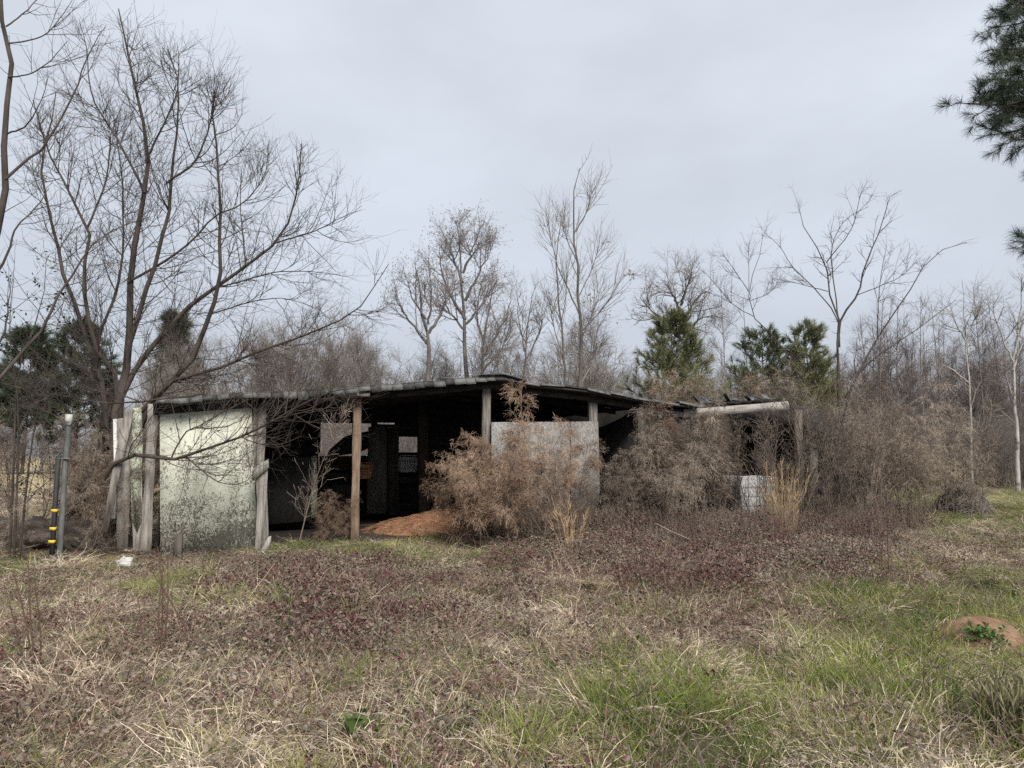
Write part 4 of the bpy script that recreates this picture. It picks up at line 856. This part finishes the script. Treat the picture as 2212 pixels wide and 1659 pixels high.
P = np.concatenate([fan(85, 36, 55, 300, 1950, rg), fan(40, 66, 84, -500, 420, rg), fan(45, 38, 54, 1880, 2700, rg), fan(26, 30, 38, 520, 1420, rg)])
px, _ = project(P); zs = .80 + .5 * rg.rand(len(P)); zs = np.where((px < 420), zs * 1.0, zs); zs = np.where((px > 1300), zs * .88, zs)
tag(scatter('far_woods', woods, P, rg.rand(len(P)) * 6.3, zs, .05, rg), 'grey bare woods massed along the horizon behind the shed', 'woods', kind='stuff')
P = np.concatenate([fan(200, 37, 52, 1880, 2700, rg), fan(70, 38, 50, 1560, 1900, rg), fan(25, 38, 50, 1250, 1560, rg)])
px, _ = project(P); zs = np.where(px > 1880, .95 + .35 * rg.rand(len(P)), .7 + .35 * rg.rand(len(P)))
tag(scatter('sapling_woods', saps, P, rg.rand(len(P)) * 6.3, zs, .04, rg), 'dense reddish young woods of thin saplings on the right', 'woods', kind='stuff')
P = np.concatenate([fan(170, 20.5, 34, 600, 1900, rg), fan(150, 32, 38, 1850, 2700, rg, .6), fan(16, 19.5, 26, 380, 620, rg), fan(60, 60, 66, -500, 400, rg)])
px, _ = project(P); zs = .75 + .7 * rg.rand(len(P)); zs = np.where((px > 400) & (px < 1400), zs * np.clip(P[:, 1] / 24, .8, 1.35), zs); zs = np.where(px < 420, zs * 1.3, zs)
tag(scatter('brush', brush + brushr, P, rg.rand(len(P)) * 6.3, zs, .08, rg), 'tangled leafless brush growing behind the shed', 'brush', kind='stuff')

# individual saplings that stand out of the right-hand woods
for k, (x, yt, Y, lab) in enumerate(((1905, 640, 37, 'thin reddish sapling just right of the crooked tree\'s long limb'), (1950, 655, 38, 'thin reddish sapling under the drooping tip of the crooked tree'), (2010, 640, 36, 'taller reddish sapling left of the pale sapling'), (2040, 660, 39, 'shorter reddish sapling close beside the pale sapling'),
        (2130, 620, 36, 'tall reddish sapling between the pale sapling and the white-barked tree'), (2160, 650, 38, 'reddish sapling touching the white-barked tree\'s branches'), (1620, 640, 38, 'thin bare sapling above the broad young pine'), (1570, 610, 39, 'thin bare sapling right of the rounded bare crown'))):
    h = at(x, yt, Y)[2]; p = at(x, 986, Y); t = thing('sapling', lab, 'sapling', (p[0], p[1], 0), k * 1.3, 'saplings above the right-hand woods')
    c = put('crown', saps[k % 3], t); f = h / 7.5; c.scale = (f, f, f)

# ---------------- feathery dried weeds
def plume_mesh(seed, h, twig, droop=-.34, nb=42, fil=8, sub=9, blen=.46, up1=.06, fw=.0020, fl=.07, t0=.25):
    rg = np.random.RandomState(seed); P = spline([(0, 0, -.05), (.06 * rg.randn(), .06 * rg.randn(), h * .5), (.16 * rg.randn(), .16 * rg.randn(), h)], 12)[None]; R = taper(.010, .003, 12)[None]
    b = MB(); b.tubes(P, R, 5)
    P1, R1 = grow(P, R, nb, t0, 1, (42, 10), lambda t, pl, q: blen * (.55 + .6 * q) * (1.25 - .8 * t), 7, .0042, up=droop * .5 + up1, wander=.06, rg=rg, tip=.5); b.tubes(P1, R1, 3)
    P2, R2 = grow(P1, R1, sub, .25, 1, (38, 12), lambda t, pl, q: (.10 + .14 * q), 5, .0024, up=droop, wander=.10, rg=rg, tip=.5)
    side = nrm(np.cross(P2[:, -1] - P2[:, 0], rg.randn(len(P2), 3))); b.blades(P2, np.maximum(R2, .0016), side, m=1)
    if fil:
        P3, R3 = grow(P2, R2, fil, .2, 1, (42, 16), lambda t, pl, q: fl * (.5 + q), 3, fw, up=droop * 1.4, wander=.2, rg=rg)
        side = nrm(np.cross(P3[:, -1] - P3[:, 0], rg.randn(len(P3), 3))); b.blades(P3, np.tile(np.array([fw * .6, fw, fw * .7]), (len(P3), 1)), side, m=1)
    return b.mesh('plume', [stem_m, twig])
PB = [plume_mesh(s, 2.0, fennel) for s in (1, 2, 3, 4)]
PG = [plume_mesh(s, 2.0, fennel_g, nb=38, sub=8, fil=7) for s in (5, 6, 7, 8)]
PS_ = [plume_mesh(s, 2.0, fennel_g, droop=.06, nb=44, sub=3, fil=1, blen=.5, up1=.10, t0=.15) for s in (11, 12, 13)]
PV = [plume_mesh(s, 2.0, green_brush, droop=.0, nb=40, sub=7, fil=6, up1=.05) for s in (15, 16)]
def clump(label, cat, bases, protos, hr, lean, seed, name='dried_weed', part='plume'):
    """bases: list of world points; every plume is one part"""
    rg = np.random.RandomState(seed); c = np.mean([b[:2] for b in bases], axis=0); t = thing(name, label, cat, (c[0], c[1], 0))
    for b in bases:
        o = put(part, protos[rg.randint(len(protos))], t); x, y = b[0] - c[0], b[1] - c[1]; h = (hr[0] + (hr[1] - hr[0]) * rg.rand()) / 2.0
        if len(b) > 3: h = b[3] / 2.0
        o.location = (x, y, float(gz(b[0], b[1]))); o.scale = (h * (.9 + .25 * rg.rand()),) * 2 + (h,)
        out = math.atan2(y, x) + .5 * rg.randn(); L = lean * (.4 + .9 * rg.rand())
        if len(b) > 4: out, L = b[4], b[5]
        ax = Vector((-math.sin(out), math.cos(out), 0)); from_q = __import__('mathutils').Quaternion(ax, L)
        o.rotation_mode = 'QUATERNION'; o.rotation_quaternion = from_q @ __import__('mathutils').Quaternion((0, 0, 1), rg.rand() * 6.28)
    return t
def spots(n, x0, x1, Y0, Y1, seed):
    rg = np.random.RandomState(seed); return [((x - CX) / F * Y, Y) for x, Y in zip(x0 + (x1 - x0) * rg.rand(n), Y0 + (Y1 - Y0) * rg.rand(n))]
def lean_at(x, Y, h, a, L): return ((x - CX) / F * Y, Y, 0, h, a, L)
B = spots(17, 1040, 1180, 11.9, 12.9, 1) + spots(4, 1170, 1240, 12.3, 12.9, 21)
B += [lean_at(1115, 12.9, 2.75, 1.57, .05), lean_at(1065, 12.2, 1.75, pi, .6), lean_at(1060, 12.4, 1.7, pi, .72), lean_at(1070, 12.1, 1.7, pi - .3, .5), lean_at(1070, 12.6, 1.95, pi, .35), lean_at(1160, 12.8, 2.15, 0, .08), lean_at(1055, 12.5, 1.5, pi, .85)]
clump('big drooping rusty brown feathery weed clump covering the grey sheets', 'weed', B, PB, (1.35, 1.95), .3, 1)
clump('skinny dark upright weed stems rising before the grey sheets', 'weed', spots(9, 1080, 1290, 11.6, 12.6, 2), PS_, (1.0, 1.9), .2, 2)
clump('low drooping brown feathery weed at the mouth of the left bay', 'weed', [lean_at(680, 12.7, .95, 0, .5), lean_at(705, 12.6, 1.0, 0, .75), lean_at(665, 12.8, .8, 0, .9), lean_at(690, 13.0, .9, 0, .3)], PB, (.8, 1), .5, 3)
clump('thin leafless sapling stem standing in the left bay', 'weed', [lean_at(652, 12.6, 2.4, 0, .16)], PS_[:1], (2, 2), .1, 33)
clump('grey-brown feathery weeds bunched against the whitish end post', 'weed', spots(14, 1370, 1450, 14.0, 14.7, 4) + [lean_at(1390, 14.2, 1.9, pi, .5), lean_at(1385, 14.4, 1.7, pi, .75)], PG, (1.3, 1.9), .3, 4)
clump('dense reddish-brown feathery weeds hanging over the eave left of the fascia', 'weed', spots(15, 1420, 1520, 14.6, 15.5, 5), PB[:1] + PG, (1.9, 2.7), .2, 5)
clump('bare herringbone weed stalks in front of the dark opening under the fascia', 'weed', spots(15, 1530, 1745, 14.9, 16.2, 6), PS_, (1.5, 2.7), .12, 6)
clump('tall grey-brown feathery thicket burying the collapsed end', 'weed', spots(15, 1810, 1940, 16.2, 18.2, 7) + spots(2, 1700, 1775, 16.6, 16.8, 17), PG + PS_ + PS_, (1.6, 3.9), .16, 7)
clump('wide grey-brown thicket at the shed\'s far right end', 'weed', spots(26, 1890, 2110, 16.8, 19.5, 8), PG + PS_, (1.4, 3.2), .2, 8)
clump('feathery tan weeds showing above the right end of the roof', 'weed', spots(34, 1430, 1730, 20.8, 22.5, 9), PB[:1] + PV + PV + PG[:2], (2.9, 3.9), .15, 9)
clump('brown twiggy brush crowding the pipe post', 'weed', spots(16, 0, 215, 13.2, 15.5, 10), PG + PS_, (1.3, 2.6), .3, 10)
clump('brown feathery weeds caught in the broken wall boards', 'weed', spots(12, 200, 330, 11.6, 12.8, 11), PG + PB, (1.2, 2.2), .3, 11)

clump('pale herringbone weed stalks standing clear before the tall thicket', 'weed', spots(9, 1735, 1900, 14.9, 15.7, 14), PS_, (1.6, 2.7), .1, 14)
clump('knee-high dead weeds tangled along the fallen trunk', 'weed', spots(16, -20, 250, 11.3, 12.0, 15), PS_ + PG[:1], (.5, 1.05), .45, 15)
# broomsedge clumps
def sedge(label, x, y, h, n, seed, spread=.22, name='broomsedge', m=tan_m):
    rg = np.random.RandomState(seed); p = gnd(x, y); t = thing(name, label, 'grass', (p[0], p[1], float(gz(p[0], p[1]))))
    P = np.zeros((n, 7, 3)); a = rg.rand(n) * 2 * pi; r = spread * np.sqrt(rg.rand(n)); P[:, 0, 0], P[:, 0, 1] = r * np.cos(a), r * np.sin(a)
    d = nrm(np.stack([.12 * rg.randn(n) + .1 * np.cos(a), .12 * rg.randn(n) + .1 * np.sin(a), np.ones(n)], 1)); L = h * (.45 + .55 * rg.rand(n)) / 6
    for k in range(1, 7): P[:, k] = P[:, k - 1] + d * L[:, None]; d = nrm(d + rg.randn(n, 3) * .05 + np.array([0, 0, -.02]))
    b = MB(); b.tubes(P, np.tile(np.linspace(.004, .0022, 7), (n, 1)), 3)
    P2, R2 = grow(P, np.full((n, 7), .004), 7, .3, .95, (22, 8), lambda t, pl, q: .06 + .12 * q, 3, .004, up=.05, wander=.1, rg=rg); side = nrm(np.cross(P2[:, -1] - P2[:, 0], rg.randn(len(P2), 3))); b.blades(P2, np.tile([.003, .005, .001], (len(P2), 1)), side)
    b.build('stalks', m, t, world=False)
    return t
sedge('bright tan clump of tall broom grass beside the caged tank', 1692, 1168, 1.55, 85, 1)
sedge('slim tan grass stalks before the grey sheets', 1234, 1205, 1.05, 16, 2, .1)
sedge('rusty dry grass tuft far right beside the thicket', 2070, 1075, 1.9, 22, 3, .3)
sedge('dark rushy grass tussock at the right edge', 2190, 1620, .34, 110, 4, .12, 'rush_tussock', M('rush', [(.12, .12, .06), (.32, .28, .17)], 3, rnd=.2, fine=.8, fscale=60))

# tall stalks in the left foreground
def stalks(label, pts, seed):
    p = gnd(*pts[0][0]); t = thing('weed_stalk', label, 'stalk', (p[0], p[1], 0)); rg = np.random.RandomState(seed)
    for (x0, y0), (x1, y1) in pts:
        g = gnd(x0, y0); e = at(x1, y1, g[1]); P = spline([g - [0, 0, .05], (g + e) / 2 + rg.randn(3) * [.02, .02, 0], e], 10); b = MB(); b.tubes(P, taper(.0075, .0032, 10), 5)
        q = grow(P[None], taper(.005, .002, 10)[None], 4, .5, .95, (28, 6), lambda t, pl, r: .1 + .2 * r, 4, .002, up=.06, rg=rg); b.tubes(*q, 3); b.build('stalk', stalk_m, t)
stalk_m = M('red_stalk', [(.06, .034, .026), (.12, .075, .058)], 5)
stalks('pair of reddish weed stalks nearest the left edge', [((76, 1500), (28, 1230)), ((88, 1510), (60, 1200)), ((62, 1490), (20, 1300)), ((84, 1500), (75, 1260))], 1)
stalks('thin reddish weed stalks in the grass before the white scrap', [((455, 1430), (300, 1190)), ((348, 1400), (340, 1180)), ((350, 1445), (352, 1230)), ((345, 1440), (362, 1200)), ((320, 1430), (298, 1290))], 2)
stalks('bare twiggy stalks in the grass before the thicket', [((1900, 1250), (1890, 1080)), ((1905, 1255), (1912, 1120)), ((1920, 1260), (1915, 1060)), ((1850, 1240), (1845, 1090))], 3)
def cane(label, pts, z, r=.004, m=stem_m):
    P = spline([gnd(x, y, zz) for (x, y), zz in zip(pts, z)], 14); p = P[0]; t = thing('bramble_cane', label, 'cane', (p[0], p[1], 0)); b = MB(); b.tubes(P, taper(r, r * .5, 14), 5); b.build('cane', m, t, True)
cane('long arching bare cane low over the foreground grass', [(10, 1510), (120, 1480), (250, 1455), (350, 1445), (430, 1450)], [.1, .25, .3, .28, .1])
cane('thin bare cane lying across the straw heap', [(1015, 1172), (960, 1150), (905, 1143), (850, 1138), (790, 1132)], [.1, .35, .42, .42, .3])
cane('pale fallen stick leaning in the brambles before the end post', [(1490, 1165), (1460, 1152), (1435, 1140), (1415, 1130)], [.3, .42, .5, .55], .005, wood_pale)

# vine covered stump on the right
def stump():
    p = gnd(2080, 1112); t = thing('vine_stump', 'dark stump smothered in dead vines at the edge of the field', 'stump', (p[0], p[1], 0)); rg = np.random.RandomState(9)
    n, k = 16, 26; R, A = np.meshgrid(np.linspace(0, 1, n), np.arange(k) * 2 * pi / k, indexing='ij'); h = at(2085, 1045, p[1])[2]
    rad = (.38 + .35 * (1 - R) ** 2) * (1 + .15 * np.sin(3 * A)); rad = np.where(R > .85, rad * (1 - R) / .15, rad); x, y = rad * np.cos(A), rad * np.sin(A); z = h * R ** 1.1 * (1 + .05 * np.sin(A))
    b = MB(); b.add(np.stack([x, y, z], -1), [(i * k + j, i * k + (j + 1) % k, (i + 1) * k + (j + 1) % k, (i + 1) * k + j) for i in range(n - 1) for j in range(k)]); b.build('stump', bark_dark, t, True, world=False)
    m = 420; P = np.zeros((m, 6, 3)); a = rg.rand(m) * 2 * pi; f0 = rg.rand(m)
    for q in range(6):
        f = np.clip(f0 + (q / 5 - .5) * (.4 + .4 * rg.rand(m)), 0, 1); r = (.40 + .4 * (1 - f) ** 2) * np.where(f > .85, .4 + .6 * (1 - f) / .15, 1) + .05 * rg.rand(m); aa = a + .5 * (q / 5) * rg.randn(m); P[:, q] = np.stack([r * np.cos(aa), r * np.sin(aa), h * f + .05], 1)
    b = MB(); b.tubes(P, np.full((m, 6), .006), 3); b.build('vines', twig_grey, t, world=False)
stump()

# small broadleaf sprigs: evergreen leaves by the left tree
def privet():
    rg = np.random.RandomState(13); Y = 11.0; p = at(60, 1000, Y); t = thing('privet_shrub', 'sparse shrub with small dark evergreen leaves among the left branches', 'shrub', (p[0], p[1], 0))
    st = [trace([(20, 1220), (30, 1000), (40, 800), (90, 660), (100, 560)], Y, Y, 10), trace([(30, 1220), (40, 900), (20, 720), (30, 600)], Y, Y - .3, 10), trace([(40, 1220), (70, 950), (110, 760), (140, 640)], Y, Y + .3, 10)]
    P, R = stack(st, [taper(.02, .004, 10)] * 3); b = MB(); b.tubes(P, R, 5); b.build('stem', bark_dark, t)
    q = grow(P, R, 12, .55, 1, (50, 12), lambda t, pl, r: .2 + .45 * r, 5, .005, rg=rg); b = MB(); b.tubes(*q, 3); q2 = grow(q[0], q[1], 8, .2, 1, (50, 10), lambda t, pl, r: .04 + .05 * r, 3, .002, rg=rg); leaf_cluster(b, q2[0][:, -1], .06, rg, 1); b.build('leaves', [twig_dark, ivy_m], t)
    p = at(70, 1130, 12.9); t = thing('leafy_bush', 'small dark-leaved bush behind the black tagged post', 'shrub', (p[0], p[1], 0))
    P, R = stack([spline([(p[0] + .1 * rg.randn(), p[1], 0), (p[0] + .3 * rg.randn(), p[1] + .3 * rg.randn(), .8), (p[0] + .6 * rg.randn(), p[1] + .4 * rg.randn(), 1.5 + .3 * rg.rand())], 8) for _ in range(8)], [taper(.012, .003, 8)] * 8)
    b = MB(); b.tubes(P, R, 4); q = grow(P, R, 9, .25, 1, (50, 12), lambda t, pl, r: .15 + .35 * r, 4, .004, rg=rg); b.tubes(*q, 3); q2 = grow(q[0], q[1], 5, .2, 1, (50, 10), lambda t, pl, r: .03 + .04 * r, 3, .002, rg=rg); leaf_cluster(b, q2[0][:, -1], .05, rg, 1); b.build('foliage', [twig_dark, ivy_m], t)
privet()
def rosette(label, x, y, s, n, seed, m, leaf=.05):
    rg = np.random.RandomState(seed); p = gnd(x, y); t = thing('leafy_weed', label, 'weed', (p[0], p[1], float(gz(p[0], p[1])) + .02)); b = MB()
    pos = np.stack([s * rg.randn(n) * .5, s * rg.randn(n) * .4, (.04 + s * .8 * rg.rand(n)) * (.5 if s > .3 else 1)], 1); leaf_cluster(b, pos, leaf, rg); b.build('leaves', m, t, world=False)
lush = M('lush_leaf', [(.05, .09, .025), (.12, .18, .05)], 4, rough=.5, trans=.2)
rosette('bright green leafy weed in front of the dirt mound', 2125, 1398, .16, 260, 1, lush, .045)
rosette('broad-leaved green weed at the bottom edge', 772, 1650, .10, 16, 2, lush, .10)
rosette('dark green leafy weed patch low in the foreground brambles', 1000, 1610, .34, 420, 3, M('dark_leaf', [(.05, .05, .035), (.13, .125, .085)], 3, rough=.55, rnd=.3, fine=.6), .05)

# ================================================================ ground cover
def tuft(b, rg, cx, cy, n, L0, L1, w, spread, droop, m, base=.05, K=6, curl=.1, dirb=None):
    a = rg.rand(n) * 2 * pi; r = base * np.sqrt(rg.rand(n)); P = np.zeros((n, K, 3)); P[:, 0, 0], P[:, 0, 1] = cx + r * np.cos(a), cy + r * np.sin(a); P[:, 0, 2] = -.02
    a2 = a + .6 * rg.randn(n); d = np.stack([np.cos(a2) * spread * (.4 + rg.rand(n)), np.sin(a2) * spread * (.4 + rg.rand(n)), np.ones(n)], 1)
    if dirb is not None: d[:, :2] += dirb
    d = nrm(d); L = (L0 + (L1 - L0) * rg.rand(n)) / (K - 1); dr = droop * (.5 + rg.rand(n))
    for k in range(1, K):
        P[:, k] = P[:, k - 1] + d * L[:, None]; P[:, k, 2] = np.maximum(P[:, k, 2], .005 + .03 * rg.rand(n))
        d = d + rg.randn(n, 3) * curl; d[:, 2] -= dr; d = nrm(d)
    side = nrm(np.cross(P[:, 2] - P[:, 0], rg.randn(n, 3))); W = w * (.6 + .8 * rg.rand(n))[:, None] * np.linspace(1, .3, K) ** .8
    b.blades(P, W, side, m=m)
def brambles(b, rg, n, rad, h, s, m, ms, canes=7):
    P = np.zeros((canes, 7, 3)); a = rg.rand(canes) * 2 * pi; o = rad * .5 * rg.randn(canes, 2)
    for k in range(7): f = k / 6; P[:, k] = np.stack([o[:, 0] + np.cos(a) * rad * 1.2 * f, o[:, 1] + np.sin(a) * rad * 1.2 * f, h * np.sin(f * 2.6) * (.6 + .6 * rg.rand(canes))], 1)
    b.tubes(P, np.full((canes, 7), .002), 3, m=ms)
    r = rad * np.sqrt(rg.rand(n)); an = rg.rand(n) * 2 * pi; x, y = r * np.cos(an), r * np.sin(an); z = h * (1 - (r / rad) ** 2 * .55) * (.2 + .8 * rg.rand(n) ** .6) * (.4 + 1.2 * fbm(x * 6 + 9, y * 6 + 9, rg.randint(99), 2))
    c = np.stack([x, y, z], 1)
    for j in range(3):   # three leaflets
        al = an + (j - 1) * 1.2 + .4 * rg.randn(n); ti = -.4 + .55 * rg.randn(n); d = np.stack([np.cos(al) * np.cos(ti), np.sin(al) * np.cos(ti), np.sin(ti)], 1)
        q = nrm(np.cross(d, np.array([0, 0, 1.]) + .6 * rg.randn(n, 3))); L = (s * (.5 + .9 * rg.rand(n)))[:, None]; up = np.cross(q, d)
        v = np.stack([c, c + d * L * .5 + q * L * .3 + up * L * .08, c + d * L, c + d * L * .5 - q * L * .3 + up * L * .08], 1)
        i = np.arange(n)[:, None] * 4; b.add(v, np.concatenate([i + [0, 1, 2], i + [0, 2, 3]]), m=m)
def patch(seed, nd, nf, ng, nb, rad=.34, hb=.2, hd=1.0, hg=1.0):
    """one square-foot-or-so of field: nd tussocks, nf flattened tufts, ng green tufts, nb bramble leaves"""
    rg = np.random.RandomState(seed); b = MB(); spot = lambda: (rad * math.sqrt(rg.rand()) * np.array([math.cos(t := rg.rand() * 6.283), math.sin(t)]))
    wind = rg.randn(2) * .5
    for _ in range(nf): x, y = spot(); tuft(b, rg, x, y, 26, .14, .34, .0022, 1.6, .2, 0, .13, 5, .22)
    for _ in range(nd): x, y = spot(); f = hd * (.7 + .6 * rg.rand()); tuft(b, rg, x, y, 46, .18 * f, .46 * f, .0024, .85, .50, 0, .05, 8, .13, wind + rg.randn(2) * .35)
    for _ in range(ng): x, y = spot(); f = hg * (.7 + .6 * rg.rand()); tuft(b, rg, x, y, 34, .08 * f, .24 * f, .0022, .6, .16, 1, .09, 5, .06)
    if nb: brambles(b, rg, int(nb * 1.35), rad * 1.15, hb, .028, 2, 3, 6)
    for _ in range(seed % 2): x, y = spot(); tuft(b, rg, x, y, 1, .25, .5, .0018, 1.2, .04, 0, .02, 5, .05)
    return b.mesh('patch', [dry_m, grn_m, brm_m, stem_m])
pA = [patch(s, 7, 4, 1, 60) for s in range(1, 6)]
pB = [patch(s, 2, 8, 3, 34, hd=.6) for s in range(11, 15)]
pC = [patch(s, 1, 4, 15, 8, hd=.6) for s in range(21, 25)]
pD = [patch(s, 5, 5, 9, 6, hd=.75) for s in range(31, 35)]
pE = [patch(s, 0, 2, 1, 190, hb=.24, hd=.8) for s in range(41, 46)]
pF = [patch(s, 2, 4, 1, 110, hb=.22, hd=.8) for s in range(51, 55)]
def mk(n, rad, h, seed):
    b = MB(); rg = np.random.RandomState(seed); brambles(b, rg, int(n * 1.3), rad, h, .030, 0, 1, 34); return b.mesh('bank', [brm_m, stem_m])
bnk = [mk(230, .5, .55, s) for s in range(61, 65)]
blob = lambda px, py, lst: sum(w * np.exp(-((px - x) / sx) ** 2 - ((py - y) / sy) ** 2) for x, y, sx, sy, w in lst)
def cover():
    rg = np.random.RandomState(99)
    n = 60000; Y = 2.3 + 29 * rg.rand(n); wid = .80 * Y + 1.2; X = (rg.rand(n) * 2 - 1) * wid
    dens = np.where(Y < 6, 10.5, np.where(Y < 15, 10.5 * (6 / Y) ** .75, 10.5 * .4 ** .75 * (15 / Y))); cur = n / 29 / (2 * wid)
    kp = rg.rand(n) < dens / cur; X, Y = X[kp], Y[kp]
    z = gz(X, Y); P = np.stack([X, Y, z], 1); px, py = project(P)
    q = P - S0; s = q @ U; d = q @ NV
    ins = (s > -.1) & (s < s_of(1720)) & (d > -.05) & (d < 5.2)
    a = gnd(940, 1150); ins |= ((X - a[0]) ** 2 / 1.2 ** 2 + (Y - a[1]) ** 2 / 1.25 ** 2) < 1
    a = gnd(2115, 1370); ins |= ((X - a[0]) ** 2 + (Y - a[1]) ** 2) < .42 ** 2
    P, px, py, X, Y = P[~ins], px[~ins], py[~ins], X[~ins], Y[~ins]; n = len(P)
    nz = lambda f, sd: (fbm(X * f + 50, Y * f + 50, sd, 4) - .5) * 2
    red = blob(px, py, [(720, 1275, 210, 55, 1.7), (1450, 1230, 330, 55, 1.6), (1780, 1225, 170, 50, 1.3), (1080, 1390, 170, 70, 1.0), (620, 1400, 300, 90, 1.0), (480, 1540, 350, 120, .7), (980, 1580, 240, 80, .6), (300, 1250, 260, 30, .5), (1560, 1120, 200, 50, 1.2), (1200, 1140, 140, 45, 1.0), (150, 1420, 200, 150, .55), (1850, 1120, 200, 40, .8), (1780, 1360, 90, 60, .5), (2080, 1300, 120, 30, .5)]) + .7 * nz(.9, 3) - .05
    drw = .37 + blob(px, py, [(1480, 1390, 280, 85, 1.25), (1680, 1300, 160, 50, .4), (300, 1500, 500, 160, .5), (2120, 1225, 160, 50, .7), (900, 1480, 300, 80, .6), (1300, 1600, 600, 80, .3), (1900, 1560, 300, 130, .35)]) + .6 * nz(.8, 13)
    gr = blob(px, py, [(730, 1200, 180, 32, 1.7), (400, 1290, 130, 50, .9), (1960, 1330, 190, 70, 1.6), (2180, 1430, 150, 80, 1.9), (1400, 1570, 400, 110, 1.15), (1700, 1480, 330, 80, 1.15), (1000, 1510, 130, 60, .5), (2100, 1110, 250, 60, 1.3), (1500, 1640, 200, 60, .5), (40, 1260, 60, 60, .6), (2100, 1560, 250, 120, .7), (730, 1350, 100, 40, .3)]) + .6 * nz(.7, 23) + .08
    W = np.stack([red, drw, gr], 1) + rg.gumbel(size=(n, 3)) * .12; k = W.argmax(1); so_ = np.sort(W, 1); mixed = so_[:, 2] - so_[:, 1] < .32
    far = np.clip(Y / 9, 1, 2.0); f = (.85 + .35 * rg.rand(n)) * far; hz = np.where(Y > 14, .62, 1) / far
    def go(name, protos, sel, hs, label, cat):
        o = scatter(name, protos, P[sel], rg.rand(sel.sum()) * 6.28, np.stack([f, f, f * hz * hs], 1)[sel], .10, rg); tag(o, label, cat, kind='stuff')
    dd = (P - S0) @ NV; hz = hz * np.where((dd > -1.9) & (px < 1040), .38, 1) * np.where((px < 330) & (Y > 8), .7, 1) * np.where((px > 1990) & (Y > 4.6) & (Y < 6.6), .6, 1)
    clm = fbm(X * 1.6 + 5, Y * 1.6 + 5, 61, 2); tall = clm + .12 * rg.randn(n) > .46
    go('dry_grass', pA, (k == 1) & tall, .35 + 1.05 * clm, 'curly bleached dry grass tussocks across the foreground', 'grass')
    go('flattened_grass', pB, (k == 1) & ~tall, np.ones(n), 'flattened straw-coloured grass between the tussocks', 'grass')
    go('green_grass', pC, (k == 2) & ~mixed, np.ones(n), 'short fresh green grass showing through the dead growth', 'grass')
    go('mixed_grass', pD, (k == 2) & mixed, np.ones(n), 'yellow-green grass mixed with dead blades', 'grass')
    go('bramble_cover', pE, (k == 0) & ~mixed, .6 + .5 * np.clip(red, 0, 1.2), 'low purplish-brown bramble leaves spread before the shed', 'brambles')
    go('bramble_grass', pF, (k == 0) & mixed, np.ones(n), 'bramble leaves threaded with bleached grass', 'brambles')
    print('patches', n)
cover()
# taller bramble and vine bank right under the shed front
def bank():
    rg = np.random.RandomState(55); b = spots(260, 960, 1960, 11.6, 15.2, 12); P = np.array([(x, y, gz(x, y)) for x, y in b]); q = P - S0; d = q @ NV; P = P[(d < -.15)]
    px, py = project(P); keep = ((px > 1050) | (py < 1160)) & (fbm(P[:, 0] * .8 + 3, P[:, 1] * .8, 9, 2) > .42); P = P[keep]
    scatter_o = scatter('bramble_bank', bnk + pF[:2] + pA[:1], P, rg.rand(len(P)) * 6.28, np.stack([.8 + .4 * rg.rand(len(P))] * 2 + [.6 + .6 * rg.rand(len(P))], 1), .2, rg); tag(scatter_o, 'waist-high dark bramble bank along the foot of the shed', 'brambles', kind='stuff')
bank()
